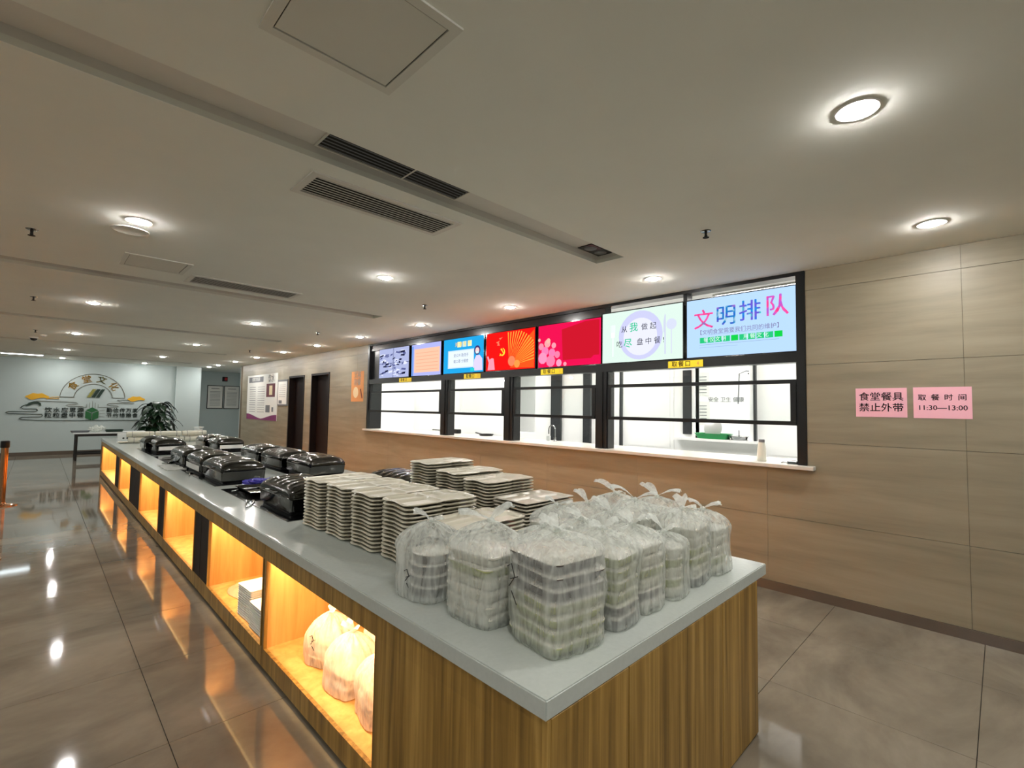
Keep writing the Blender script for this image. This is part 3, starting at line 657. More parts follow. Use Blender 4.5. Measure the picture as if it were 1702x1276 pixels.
bline('swirl_line', [(-.05, 1.64), (.5, 1.63), (.85, 1.61), (.9, 1.58), (.85, 1.555), (.68, 1.55), (.62, 1.52), (.68, 1.49), (.95, 1.49), (1.1, 1.46)], .007, 'gline')
bline('swirl_line', [(2.3, 1.60), (1.75, 1.60), (1.62, 1.58), (1.6, 1.55), (1.66, 1.53), (1.86, 1.52), (1.9, 1.49), (1.8, 1.47), (1.4, 1.47)], .007, 'gline')
bm = bmesh.new(); poly(bm, [(-.26, 1.48), (-.20, 1.58), (-.08, 1.63), (.0, 1.62), (.06, 1.58), (.08, 1.50), (.04, 1.49), (.0, 1.55), (-.10, 1.54), (-.18, 1.50)], bk, .01); obj('dark_leaf', bm, 'dgreen', em_t)
bline('water_line', [(-.2, 1.54), (-.3, 1.50), (-.36, 1.44), (-.3, 1.40), (-.02, 1.40), (.0, 1.36), (-.04, 1.32), (-.6, 1.32), (-.66, 1.29), (-.6, 1.255), (.1, 1.24), (.12, 1.20), (.08, 1.16), (-.32, 1.15), (-.38, 1.11), (-.34, 1.08), (.0, 1.06), (.6, 1.05), (2.5, 1.05)], .010, 'dgreen')
for row, (l_, r_) in enumerate((('饮水应思源', '勤俭传万家'), ('粒粒盘中餐', '节约惜粮食'))):
    zz = 1.36-row*.165
    text('slogan_character', l_, .165, 'dgreen', em_t, bk(.60, zz), 'back', extr=.006, spacing=1.22, bold=.004)
    text('slogan_character', r_, .150, 'dgreen', em_t, bk(2.00, zz), 'back', extr=.006, spacing=1.22, bold=.004)
bm = bmesh.new(); cx, cz = 1.245, 1.25
for pts in ([(cx-.01, cz+.02), (cx-.01, cz-.20), (cx-.16, cz-.13), (cx-.16, cz+.10)], [(cx+.01, cz+.02), (cx+.01, cz-.20), (cx+.16, cz-.13), (cx+.16, cz+.10)], [(cx, cz+.04), (cx-.15, cz+.12), (cx, cz+.21), (cx+.15, cz+.12)]): poly(bm, pts, bk, .012)
obj('green_cube', bm, 'ggreen', em_t)
for k in range(5):
    u = cx-.14+k*.07; bline('wheat_stalk', [(u, 1.44), (u, 1.56+.10*(1-abs(k-2)/2.))], .005, 'gline')
for s_ in (-1, 1):
    for k in range(3): bline('wheat_stalk', [(cx+s_*.18, 1.18+k*.09), (cx+s_*.32, 1.16+k*.11)], .005, 'gline')
# ------------------------------------------------------------------ buffet cabinets and worktop
bm = bmesh.new(); bx(bm, X0, X1, Y0, Y1, HC-0.058, HC)
bmesh.ops.bevel(bm, geom=bm.edges[:], offset=0.004, segments=2, affect='EDGES')
tag(obj('worktop', bm, 'worktop', smooth=True), 'long grey stone worktop carrying trays, bags and chafing dishes', 'worktop')
XB0, XB1, XM = X0+0.006, X1-0.137, 1.878
YN = 0.918
T = HC-0.058
openings = [(1.872, 3.215), (3.285, 4.615), (5.14, 6.55), (6.93, 8.38), (9.38, 10.73), (11.28, 13.93)]
ends = [(YN, 3.25), (3.25, 4.90), (4.90, 6.74), (6.74, 8.90), (8.90, 11.0), (11.0, 14.17)]
labs = ['nearest oak cabinet of the island, its lit shelf holding plastic bags', 'oak island cabinet whose lit shelf holds stacked white boxes and a cloth',
        'third oak island cabinet from the near end, empty lit shelf', 'fourth oak island cabinet from the near end, empty lit shelf',
        'fifth oak island cabinet from the near end, empty lit shelf', 'farthest oak island cabinet with long empty lit shelf']
Z0, Z1 = 0.14, 0.675
for k, ((a, b), (ea, eb), lab) in enumerate(zip(openings, ends, labs)):
    t = thing('island_cabinet', lab, 'cabinet', group='oak cabinets of the serving island')
    g = 0.0012; gn = g if k else 0.0142
    for side in (0, 1):
        xf = XB0 if side == 0 else XB1; sg = 1 if side == 0 else -1
        def X(d): return xf+sg*d
        def bb(bm, d0, d1, y0, y1, z0, z1):
            p, q = sorted((X(d0), X(d1))); bx(bm, p, q, y0, y1, z0, z1)
        bm = bmesh.new(); bb(bm, 0, 0.02, ea+gn, eb-g, Z1, T); obj('top_rail', bm, 'wood', t)
        bm = bmesh.new(); bb(bm, 0, 0.02, ea+gn, eb-g, 0.03, Z0); bb(bm, 0.03, 0.05, ea+gn, eb-g, 0, 0.03); obj('bottom_rail', bm, 'wood', t)
        dark = []
        if a-ea > 0.1 and k > 0: dark.append((ea+0.004, a-0.015))
        if eb-b > 0.1: dark.append((b+0.015, eb-0.004))
        for q0, q1 in (((ea+gn, a), (b, eb-g)) if k == 0 else ((a-0.015, a), (b, b+0.015))):
            bm = bmesh.new(); bb(bm, 0, 0.02, max(q0, ea+g), min(q1, eb-g), Z0, Z1); obj('stile', bm, 'wood', t)
        for q0, q1 in dark:
            bm = bmesh.new(); bb(bm, 0.006, 0.02, q0, q1, Z0, Z1); obj('bay_shade_panel', bm, 'wood_dark', t)  # dark board put in for the shade of an unlit compartment
        dp = 0.60
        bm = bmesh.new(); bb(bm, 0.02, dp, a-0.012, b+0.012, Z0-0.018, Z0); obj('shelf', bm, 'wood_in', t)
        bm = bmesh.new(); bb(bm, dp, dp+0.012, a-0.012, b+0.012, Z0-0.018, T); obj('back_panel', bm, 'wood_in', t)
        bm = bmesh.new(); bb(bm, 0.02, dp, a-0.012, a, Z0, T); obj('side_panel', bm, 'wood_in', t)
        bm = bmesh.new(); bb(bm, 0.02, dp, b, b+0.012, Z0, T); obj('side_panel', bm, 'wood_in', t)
        bm = bmesh.new(); bb(bm, 0.022, 0.026, a+0.01, b-0.01, Z1-0.002, Z1+0.012);
        obj('light_strip', bm, 'led', t)
        L = bpy.data.lights.new('shelf_light', 'AREA'); L.shape = 'RECTANGLE'; L.size = b-a-0.1; L.size_y = 0.014; L.color = (1.0, 0.67, 0.34) if side == 0 else (1.0, 0.76, 0.46); L.energy = SHELF_W*(b-a)/1.35*(1.15 if side == 0 else 3.6)
        lo = bpy.data.objects.new('shelf_light', L); C.objects.link(lo); lo.location = (X(0.029), (a+b)/2, T-0.004)
        d = Vector((sg*0.5, 0, -1)).normalized()
        # keep the long side along y
        q = Matrix(((0, d.z, -d.x), (1, 0, 0), (0, -d.x, -d.z))); lo.rotation_euler = q.to_euler()
    if k == 0:
        for q, (pa, pb) in enumerate(((XB0+0.0175, 1.4745), (1.4795, 2.2585), (2.2635, XB1))):
            bm = bmesh.new(); bx(bm, pa, pb, YN-0.006, YN+0.014, 0.008, T)
            bmesh.ops.bevel(bm, geom=bm.edges[:], offset=0.0015, segments=1, affect='EDGES'); obj('end_panel', bm, 'wood', t)
        bm = bmesh.new(); bx(bm, XB0, XB0+0.0148, YN-0.006, YN+0.0138, 0.0, T); obj('corner_strip', bm, 'wood', t)
        bm = bmesh.new(); bx(bm, XB0+0.021, XB1-0.021, YN+0.0145, YN+0.02, 0, T); obj('end_backing', bm, 'wood_dark', t)
    if k == 5:
        bm = bmesh.new(); bx(bm, XB0, XB1, eb-0.02, eb-0.001, 0, T); obj('end_panel', bm, 'wood', t)
# ------------------------------------------------------------------ chafing dishes
def well(x0, x1, y0, y1, lab):
    t = thing('dish_well', lab, 'well', (0, 0, 0), group='black wells set in the worktop')
    bm = bmesh.new(); z = HC+0.0005
    bx(bm, x0, x0+0.014, y0, y1, z, z+0.004); bx(bm, x1-0.014, x1, y0, y1, z, z+0.004); bx(bm, x0+0.014, x1-0.014, y0, y0+0.014, z, z+0.004); bx(bm, x0+0.014, x1-0.014, y1-0.014, y1, z, z+0.004)
    obj('rim', bm, 'steel', t); obj('glass_plate', box(x0+0.014, x1-0.014, y0+0.014, y1-0.014, z, z+0.003), 'black_gloss', t)
def chafer(lab, L, front=None):
    """box 0.42 wide (x) by L long (y); origin at its base centre"""
    t = thing('chafing_dish', lab, 'chafing dish', group='steel chafing dishes on the island')
    hx, hy = 0.21, L/2
    bm = bmesh.new(); loft(bm, [(0, hx-.025, hy-.025, .02), (0.022, hx-.02, hy-.02, .02)], n=3); obj('base_frame', bm, 'black', t, True)
    bm = bmesh.new(); loft(bm, [(0.022, hx-.012, hy-.012, .03), (0.03, hx-.004, hy-.004, .03), (0.112, hx, hy, .03), (0.118, hx+.004, hy+.004, .03), (0.124, hx+.004, hy+.004, .03), (0.126, hx-.002, hy-.002, .03)], n=4); obj('water_pan', bm, 'darksteel', t, True)
    # ridged roll-top lid
    bm = bmesh.new(); nu, nv = 26, 40; g = {}
    for i in range(nu+1):
        for j in range(nv+1):
            u, v = -1+2*i/nu, -1+2*j/nv
            e = max(abs(u)**4, 0) ; ev = abs(v)**5
            h = (1-abs(u)**3.0)**0.55*(1-abs(v)**7)**0.5*0.078 if abs(u) < 1 and abs(v) < 1 else 0
            x, y = u*hx, v*hy
            r = .03; qx, qy = abs(x)-(hx-r), abs(y)-(hy-r)
            if qx > 0 and qy > 0:
                m_ = max(qx, qy); n2 = math.hypot(qx, qy); x = math.copysign(hx-r+qx*m_/n2, x); y = math.copysign(hy-r+qy*m_/n2, y)
            h += (0.004*math.cos(v*PI*7) if abs(u) < .78 and abs(v) < .8 else 0) + 0.0025*noise.noise(Vector((x*22, y*22, L*9)))
            g[i, j] = bm.verts.new((x, y, 0.127+max(h, 0)+0.022))
    for i in range(nu):
        for j in range(nv): bm.faces.new((g[i, j], g[i+1, j], g[i+1, j+1], g[i, j+1]))
    edge = [g[i, 0] for i in range(nu+1)] + [g[nu, j] for j in range(1, nv+1)] + [g[i, nv] for i in range(nu-1, -1, -1)] + [g[0, j] for j in range(nv-1, 0, -1)]
    low = [bm.verts.new((v.co.x, v.co.y, 0.1265)) for v in edge]
    for i in range(len(edge)):
        j = (i+1) % len(edge); bm.faces.new((edge[i], low[i], low[j], edge[j]))
    obj('lid', bm, 'darksteel', t, True)
    bm = bmesh.new(); tube(bm, [(-hx, -.09, .14), (-hx-.03, -.09, .145), (-hx-.035, -.07, .147), (-hx-.035, .07, .147), (-hx-.03, .09, .145), (-hx, .09, .14)], 0.007); obj('handle', bm, 'steel', t, True)
    bm = bmesh.new()
    for s_ in (-1, 1): lathe(bm, [(0, .128), (.014, .128), (.014, .158), (.008, .165), (0, .165)], 12, (hx-.03, s_*(hy-.07)))
    obj('hinge', bm, 'steel', t, True)
    if front:
        bm = bmesh.new(); 
        if front == 'y': bx(bm, -hx+.045, hx-.02, -hy-.004, -hy-.0012, .045, .105)
        else: bx(bm, -hx-.004, -hx-.0012, -hy+.04, hy-.04, .03, .09)
        obj('paper_label', bm, 'paper', t)['label'] = 'white paper strip taped on the pan'
    return t
cz = HC+0.0045
ch = []
specs = [  # cx, y0, L, front, label
 (1.550, 3.64, .70, None, 'chafing dish nearest the trays in the row by the lit shelves'),
 (1.552, 5.50, .80, None, 'large closed chafing dish beside the blue glove, near row'),
 (1.565, 6.44, .74, 'x', 'chafing dish with a white strip on its short left side, near row'),
 (1.555, 7.33, .80, None, 'plain chafing dish between two labelled ones in the near row'),
 (1.580, 9.50, .62, 'y', 'near-row chafing dish with a white paper strip on its front'),
 (1.525, 10.20, .50, None, 'farthest chafing dish of the near row, by the white rolls'),
 (2.400, 3.45, .72, None, 'chafing dish half hidden behind the tray stacks, far row'),
 (2.400, 5.42, .72, None, 'far-row chafing dish nearest the tray stacks and fully visible'),
 (2.385, 6.30, .74, None, 'far-row chafing dish second from the trays of those fully visible'),
 (2.385, 7.20, .74, None, 'far-row chafing dish in front of the left doorway'),
 (2.400, 9.32, .66, 'y', 'far-row chafing dish with a white paper strip on its front'),
 (2.370, 10.08, .66, None, 'farthest chafing dish of the far row'),
]
for x, y, L, fr, lab in specs:
    c = chafer(lab, L, fr); c.location = (x, y+L/2, cz); ch.append(c)
for x0, x1, y0, y1, lab in ((1.275, 1.80, 3.50, 5.22, 'black well under the nearest chafing dish, near row'), (1.275, 1.80, 5.44, 7.22, 'black well under the two large near-row chafing dishes'), (1.275, 1.80, 7.28, 9.02, 'black well in the middle of the near row, partly empty'), (1.275, 1.82, 9.14, 10.75, 'farthest black well of the near row'),
                            (2.12, 2.64, 3.40, 5.15, 'black well behind the cream tray stacks, far row'), (2.12, 2.64, 5.38, 7.08, 'black well under the two nearest visible far-row dishes'), (2.12, 2.64, 7.16, 8.9, 'black well of the far row before the doorways'), (2.12, 2.64, 9.1, 10.8, 'farthest black well of the far row')):
    well(x0, x1, y0, y1, lab)
def tongs(x, y, z, rz, lab, L=.3, m='darksteel'):
    t = thing('serving_tongs', lab, 'tongs', (x, y, z), rz)
    for s_ in (-1, 1):
        bm = bmesh.new(); tube(bm, [(0, 0, .012), (L*.35, s_*.018, .012), (L*.8, s_*.026, .010), (L, s_*.016, .010)], [.006, .008, .008, .014], 8)
        bmesh.ops.scale(bm, vec=(1, 1, .7), verts=bm.verts); obj('arm', bm, m, t, True)
def spoon(x, y, z, rz, lab, m='steel'):
    t = thing('serving_spoon', lab, 'spoon', (x, y, z), rz)
    bm = bmesh.new(); tube(bm, [(0, 0, .012), (.12, 0, .02), (.24, 0, .012)], [.007, .006, .008], 8); obj('handle', bm, m, t, True)
    bm = bmesh.new(); lathe(bm, [(0, .001), (.03, .004), (.048, .018), (.044, .018), (.027, .008), (0, .005)], 18, (.28, 0)); obj('bowl', bm, m, t, True)
tongs(1.20, 4.15, HC, 1.2, 'steel tongs lying on the worktop beside the nearest chafing dish')
tongs(1.22, 7.9, HC, 0.5, 'dark tongs on the worktop edge beside the middle chafing dishes')
spoon(1.30, 4.95, cz+.003, 0.25, 'steel serving spoon lying across the empty black well')
spoon(1.24, 6.35, HC, 1.4, 'serving spoon on the worktop beside the strip-labelled dish')
tongs(1.32, 8.55, cz+.003, 0.1, 'steel tongs on the empty middle well, near row')
t = thing('food_tray', 'shallow steel pan lying in the open well before the large dish', 'pan', (1.56, 4.86, cz+.003))
bm = bmesh.new(); loft(bm, [(0, .17, .22, .03), (.03, .19, .25, .03), (.034, .2, .26, .03), (.034, .185, .245, .03), (.006, .165, .215, .03)]); obj('pan_body', bm, 'darksteel', t, True)
t = thing('plastic_glove', 'crumpled blue plastic glove on the steel pan in the near row', 'glove', (1.62, 5.24, cz+.003))
bm = bmesh.new(); bmesh.ops.create_icosphere(bm, subdivisions=4, radius=1)
for v in bm.verts:
    n_ = noise.noise(v.co*2.6)*.45+noise.noise(v.co*7)*.22; v.co = Vector((v.co.x*.13*(1+n_), v.co.y*.06*(1+n_), max(.0, (v.co.z*.5+.5)*.06*(1+n_))))
obj('glove_film', bm, 'bluefilm', t, True)
t = thing('white_cloth_sheet', 'flat pale cloth lying on the worktop edge beside the middle dishes', 'cloth', (1.235, 7.35, HC))
bm = bmesh.new(); g = {}
for i in range(13):
    for j in range(25): g[i, j] = bm.verts.new((-.1+.2*i/12+.01*math.sin(j*.8), -.32+.64*j/24+.012*math.sin(i), .004+.008*abs(noise.noise(Vector((i*.4, j*.3, 2))))))
for i in range(12):
    for j in range(24): bm.faces.new((g[i, j], g[i+1, j], g[i+1, j+1], g[i, j+1]))
bmesh.ops.solidify(bm, geom=bm.faces[:], thickness=.003); bmesh.ops.translate(bm, verts=bm.verts, vec=(0, 0, .003)); obj('cloth_sheet', bm, 'paper', t, True)
# ------------------------------------------------------------------ trays
def tray_mesh(hx, hy, r, wav, sharp=False):
    bm = bmesh.new(); nx, ny = 40, 28; top, bot = {}, {}
    comps = [(-.92, -.06, -.88, .10), (-.92, -.06, .20, .88), (.04, .92, -.88, -.10), (.04, .46, .02, .88), (.56, .92, .02, .88)]
    for i in range(nx+1):
        for j in range(ny+1):
            u, v = -1+2*i/nx, -1+2*j/ny; x, y = u*hx, v*hy
            qx, qy = abs(x)-(hx-r), abs(y)-(hy-r)
            if qx > 0 and qy > 0:
                m_ = max(qx, qy); n2 = math.hypot(qx, qy); x = math.copysign(hx-r+qx*m_/n2, x); y = math.copysign(hy-r+qy*m_/n2, y)
            h = 0.0
            for a0, a1, b0, b1 in comps:
                d = min((u-a0)*hx, (a1-u)*hx, (v-b0)*hy, (b1-v)*hy)
                if d > 0: h = -0.0150*min(1, d/.014)
            ed = min(1-abs(u), (1-abs(v)))
            wave = wav*(math.cos(v*PI*1.5) if abs(u) > .9 else 0)*(abs(u)-.9)/.1 + wav*.8*(1 if (abs(v) > .9 and -.15 < u < .35) else 0)*(abs(v)-.9)/.1
            if abs(u) > .999 or abs(v) > .999: h -= .004
            z = .019+h+wave
            top[i, j] = bm.verts.new((x, y, z)); bot[i, j] = bm.verts.new((x*.985, y*.985, max(0, z-.0035)))
    for i in range(nx):
        for j in range(ny):
            bm.faces.new((top[i, j], top[i+1, j], top[i+1, j+1], top[i, j+1])); bm.faces.new((bot[i, j+1], bot[i+1, j+1], bot[i+1, j], bot[i, j]))
    for i in range(nx):
        bm.faces.new((top[i, 0], bot[i, 0], bot[i+1, 0], top[i+1, 0])); bm.faces.new((top[i+1, ny], bot[i+1, ny], bot[i, ny], top[i, ny]))
    for j in range(ny):
        bm.faces.new((top[0, j+1], bot[0, j+1], bot[0, j], top[0, j])); bm.faces.new((top[nx, j], bot[nx, j], bot[nx, j+1], top[nx, j+1]))
    return bm
TA = tag(obj('meal_tray', tray_mesh(.235, .155, .055, .004), 'tray', smooth=True), 'x', 'tray')
TB = tag(obj('meal_tray', tray_mesh(.235, .158, .018, .0015), 'tray2', smooth=True), 'x', 'tray')
ORD = ['lowest', 'second', 'third', 'fourth', 'fifth', 'sixth', 'seventh', 'eighth', 'ninth', 'tenth', 'eleventh', 'twelfth', 'thirteenth', 'fourteenth', 'fifteenth', 'sixteenth']
PITCH_T = 0.0212
stacks = [  # cx, cy, count, proto, rz, description
 (1.560, 3.250, 15, TA, .03, 'near-row stack beside the chafing dishes'),
 (1.570, 2.915, 15, TA, -.02, 'near-row stack second from the chafing dishes'),
 (1.578, 2.590, 15, TA, .02, 'near-row stack third from the chafing dishes'),
 (1.590, 2.255, 15, TA, -.03, 'tall near-row stack fourth from the chafing dishes'),
 (1.640, 1.915, 12, TA, .04, 'lower near-row stack beside the bagged meals'),
 (2.395, 3.235, 18, TA, .02, 'tallest far-row stack nearest the chafing dishes'),
 (2.405, 2.895, 16, TA, -.02, 'far-row stack second from the chafing dishes'),
 (2.400, 2.560, 15, TA, .02, 'far-row stack third from the chafing dishes'),
 (2.400, 2.215, 11, TB, -.01, 'square-cornered far-row stack beside the bagged meals'),
]
first = {TA: True, TB: True}
for cx, cy, n, pr, rz, desc in stacks:
    for k in range(n):
        if first[pr]: o = pr; first[pr] = False
        else: o = pr.copy(); C.objects.link(o)
        o.location = (cx+random.uniform(-.003, .003), cy+random.uniform(-.003, .003), HC+0.0006+k*PITCH_T); o.rotation_euler = (0, 0, rz+random.uniform(-.012, .012))
        o['label'] = ('topmost' if k == n-1 else (ORD[k]+(' from bottom' if k else '') if k < 16 else 'second from top'))+' cream meal tray in the '+desc
        o['group'] = 'cream meal trays stacked on the island'
# ------------------------------------------------------------------ bagged meals
def lunchbox(kind, hx, hy, h, rnd):
    bm = bmesh.new(); r = min(hx, hy)*(.98 if rnd else .3); n = 8 if rnd else 4
    loft(bm, [(0, hx*.80, hy*.80, r*.8), (.004, hx*.84, hy*.84, r*.84), (h-.010, hx*.97, hy*.97, r*.97), (h-.009, hx, hy, r), (h-.006, hx, hy, r)], n=n)
    bl = bmesh.new(); loft(bl, [(h-.0058, hx, hy, r), (h-.003, hx, hy, r), (h-.002, hx*.9, hy*.9, r*.9), (h-.001, hx*.86, hy*.86, r*.86)], n=n)
    return bm, bl
_lb = {}
def make_box(kind, hx, hy, h, rnd, loc, rz, lab, grp):
    key = (kind, round(hx, 3), round(hy, 3), round(h, 3), rnd)
    if key not in _lb:
        b1, b2 = lunchbox(*key); t = thing('takeaway_box', lab, 'food box', loc, rz, grp)
        obj('box_base', b1, kind, t, True); obj('box_lid', b2, 'rim', t, True); _lb[key] = t; return t
    return dup(_lb[key], loc, rz, lab, grp)
def bag(lab, cx, cy, hx, hy, H, rz, short, stack, seed, kx=0, ky=0, kh=.06, fm='film', z0=HC, rnd=False, ear=.07, pitch=.044, puff=1.06, mark=None, tilt=0):
    """stack: list of box kinds bottom up"""
    rnd_ = random.Random(seed)
    t = thing('meal_bag', lab, 'bag', (cx, cy, z0+.0012), rz)
    for k, kind in enumerate(stack):
        make_box(kind, hx*(1+.02*rnd_.uniform(-1, 1)) if False else hx, hy, pitch-.0005, rnd, (cx+rnd_.uniform(-.004, .004), cy+rnd_.uniform(-.004, .004), z0+.004+k*pitch), rz+rnd_.uniform(-.06, .06),
                 ('topmost' if k == len(stack)-1 else ORD[k]+(' from bottom' if k else ''))+' food box inside the '+short, 'food boxes inside the plastic bags')
    nth, nz = 84, 34; bm = bmesh.new(); rings = []; HS = max(len(stack)*pitch+.012, H-.03); ph = [rnd_.uniform(0, 6.28) for _ in range(6)]; ztop = HS+kh
    npl = rnd_.choice((11, 13, 15))
    for i in range(nz+1):
        s_ = i/nz
        if s_ < .62:
            q = s_/.62; z = q*HS; a = (hx+.006)*puff*(1+.03*math.sin(q*5+ph[0])); b = (hy+.006)*puff*(1+.03*math.sin(q*6+ph[1])); ex = 4.0; ox = oy = 0
            if q < .05: a *= .93+q*1.4; b *= .93+q*1.4
        else:
            q = (s_-.62)/.38; sh = 1-q; sh = .03+.97*(math.cos(q*PI/2)**1.15 if q < 1 else 0)
            z = HS+(ztop-HS)*(1-(1-q)**1.6); a = (hx+.006)*puff*sh; b = (hy+.006)*puff*sh; ex = 4-2*q; ox, oy = kx*q, ky*q
        ring = []
        for j in range(nth):
            th = j/nth*2*PI; c, s2 = math.cos(th), math.sin(th)
            rad = 1/((abs(c)**ex+abs(s2)**ex)**(1/ex))
            q2 = max(0, (s_-.45)/.55)
            pl = 1+(.03+.13*q2)*math.sin(npl*th+ph[2]+2*math.sin(3*th+ph[3]))*(.5+.5*math.sin(2*th+ph[4]+s_*4)) + .055*noise.noise(Vector((c*2.2+seed, s2*2.2, z*9)))+.03*noise.noise(Vector((c*6+seed, s2*6, z*22)))
            pl = max(pl, .975) if s_ < .60 else pl
            ring.append(bm.verts.new((a*rad*c*pl+ox, b*rad*s2*pl+oy, z + (.006*q2*math.sin(npl*th+ph[5]) if s_ < .97 else 0))))
        rings.append(ring)
    for a, b in zip(rings, rings[1:]):
        for j in range(nth): bm.faces.new((a[j], a[(j+1) % nth], b[(j+1) % nth], b[j]))
    bm.faces.new(rings[0][::-1]); bm.faces.new(rings[-1])
    obj('bag_film', bm, fm, t, 2)
    bm = bmesh.new(); bmesh.ops.create_icosphere(bm, subdivisions=2, radius=.014)
    for v in bm.verts: v.co = v.co*(1+.25*noise.noise(v.co*90)); v.co.x *= 1.3
    bmesh.ops.translate(bm, verts=bm.verts, vec=(kx, ky, ztop+.002)); obj('knot', bm, 'film_dense', t, True)
    for e in range(2):
        bm = bmesh.new(); a = rnd_.uniform(0, PI) + e*PI; L = ear*rnd_.uniform(.75, 1.25); up = rnd_.uniform(.15, .8); g = {}
        d = Vector((math.cos(a), math.sin(a), 0)); sd = Vector((-d.y, d.x, 0))
        for i in range(10):
            q = i/9; wd = .006+.030*math.sin(q*PI*.75)
            for j in range(7):
                v_ = -1+j/3; p = Vector((kx, ky, ztop+.004)) + d*L*q + sd*wd*v_ + Vector((0, 0, L*up*math.sin(q*PI*.6)+.010*math.sin(v_*4+e)*q + .006*noise.noise(Vector((q*5, v_*3, seed)))))
                g[i, j] = bm.verts.new(p)
        for i in range(9):
            for j in range(6): bm.faces.new((g[i, j], g[i+1, j], g[i+1, j+1], g[i, j+1]))
        obj('bag_handle', bm, 'film_dense', t, 2)
    if mark:
        bm = bmesh.new()
        for pts in mark: tube(bm, pts, .0018, 5)
        obj('pen_mark', bm, 'ink', t)['label'] = 'black pen scribble'
    return t
W_, G_, K_ = 'box_white', 'box_green', 'box_dark'
HEIGHTS = {}
def scr(y0, z0, x, sc=1.0):
    return [[(x, y0, z0), (x, y0-.02*sc, z0+.012*sc), (x, y0-.035*sc, z0-.02*sc), (x, y0-.01*sc, z0-.05*sc)], [(x, y0-.015*sc, z0-.03*sc), (x, y0-.05*sc, z0-.015*sc)], [(x, y0-.02*sc, z0-.06*sc), (x, y0-.045*sc, z0-.09*sc)]]
bag('squat round plastic bag of dark bowls at the left front of the bags', 1.275, 1.790, .090, .090, .20, .2, 'squat round bag', [K_, K_, K_, K_], 11, kh=.115, kx=-.01, rnd=True, puff=1.34, pitch=.046, mark=scr(.03, .12, -.134, .8))
bag('tall bag of white boxes with folded top beside the squat round bag', 1.290, 1.450, .100, .125, .3, .05, 'tall bag beside the squat one', [W_, W_, W_, W_, G_, W_], 12, kh=.085, kx=.03, ear=.12, puff=1.04)
bag('big corner bag of dark and green boxes with black scribble', 1.354, 1.135, .126, .132, .30, -.16, 'big corner bag', [G_, G_, G_, G_, K_, K_, K_], 13, kh=.055, puff=1.05, mark=scr(.10, .25, -.146, 1.3))
bag('plastic bag of green boxes right of the big corner bag', 1.620, 1.120, .085, .115, .28, .06, 'bag right of the corner bag', [K_, K_, G_, G_, G_, G_], 14, kh=.065, puff=1.06)
bag('plastic bag third from the corner along the end edge', 1.830, 1.115, .086, .105, .26, -.08, 'bag third from the corner', [W_, K_, W_, G_, W_, W_], 15, kh=.05)
bag('low round-topped bag fourth from the corner along the end edge', 2.045, 1.085, .082, .082, .2, .1, 'bag fourth from the corner', [W_, G_, W_, G_, W_], 16, kh=.045, rnd=True, puff=1.08, pitch=.042)
bag('wide bag with upright handles near the right end edge', 2.275, 1.110, .102, .10, .26, .05, 'wide bag near the right end', [K_, W_, G_, G_, W_, W_], 17, kh=.06)
bag('rightmost bag standing at the far right corner of the worktop', 2.505, 1.110, .088, .10, .22, -.06, 'rightmost bag', [W_, G_, W_, W_, W_], 18, kh=.07, ear=.10, puff=1.12)
bag('bag in the second row behind the tall bag', 1.60, 1.42, .10, .12, .24, .1, 'bag behind the tall bag', [W_, W_, G_, G_, G_], 19, kh=.07)
bag('bag in the second row behind the green-box bag', 1.835, 1.39, .10, .11, .24, -.06, 'bag behind the green-box bag', [W_, G_, G_, W_, W_], 20, kh=.07)
bag('bag in the second row behind the low round-topped bag', 2.065, 1.385, .095, .11, .26, .05, 'bag behind the round-topped bag', [W_, G_, W_, G_, W_], 21, kh=.07, ear=.09)
bag('bag in the second row behind the wide right bag', 2.295, 1.385, .095, .11, .26, .06, 'bag behind the wide right bag', [W_, W_, W_, W_, W_, W_], 22, kh=.06, ear=.11)
bag('bag second from right in the second row, with long handles', 2.52, 1.38, .092, .11, .26, .0, 'second-row bag beside the rightmost', [W_, W_, G_, W_, W_, W_], 23, kh=.05, ear=.12)
bag('bag leaning behind the low tray stack, third row', 2.00, 1.68, .10, .11, .2, .08, 'third-row bag behind the trays', [W_, G_, W_, W_, W_], 24, kh=.07)
bag('long bag in the third row beside the square-cornered trays', 2.27, 1.68, .13, .12, .24, -.06, 'long third-row bag', [W_, W_, K_, W_, W_], 25, kh=.05)
bag('third-row bag with a tall twisted handle at the back edge', 2.56, 1.68, .11, .12, .26, .05, 'third-row bag at the back edge', [W_, K_, W_, W_, W_], 26, kh=.07, ear=.13)
# ------------------------------------------------------------------ shelf contents
ZS = Z0
bag('plastic bag with dark boxes at the back of the nearest lit shelf', 1.30, 2.82, .09, .10, .16, .4, 'back shelf bag', [K_, W_, W_], 31, kh=.13, fm='film_pink', z0=ZS, puff=1.18, ear=.05, mark=scr(.05, .17, -.115, .8))
bag('plastic bag holding a grey bundle in the middle of the nearest lit shelf', 1.27, 2.49, .09, .10, .14, .1, 'middle shelf bag', [K_, K_], 32, kh=.17, fm='film_pink', z0=ZS, puff=1.25, ear=.06)
bag('pinkish bag slumped at the near end of the nearest lit shelf', 1.27, 2.17, .09, .11, .16, -.2, 'near shelf bag', [W_, W_, W_], 33, kh=.14, fm='film_pink', z0=ZS, puff=1.2, ear=.05)
bag('knotted pinkish bag deep inside the nearest lit shelf', 1.50, 2.55, .08, .08, .2, -.2, 'deep shelf bag', [W_, W_, W_, W_], 34, kh=.12, fm='film_pink', z0=ZS, puff=1.15, ear=.07)
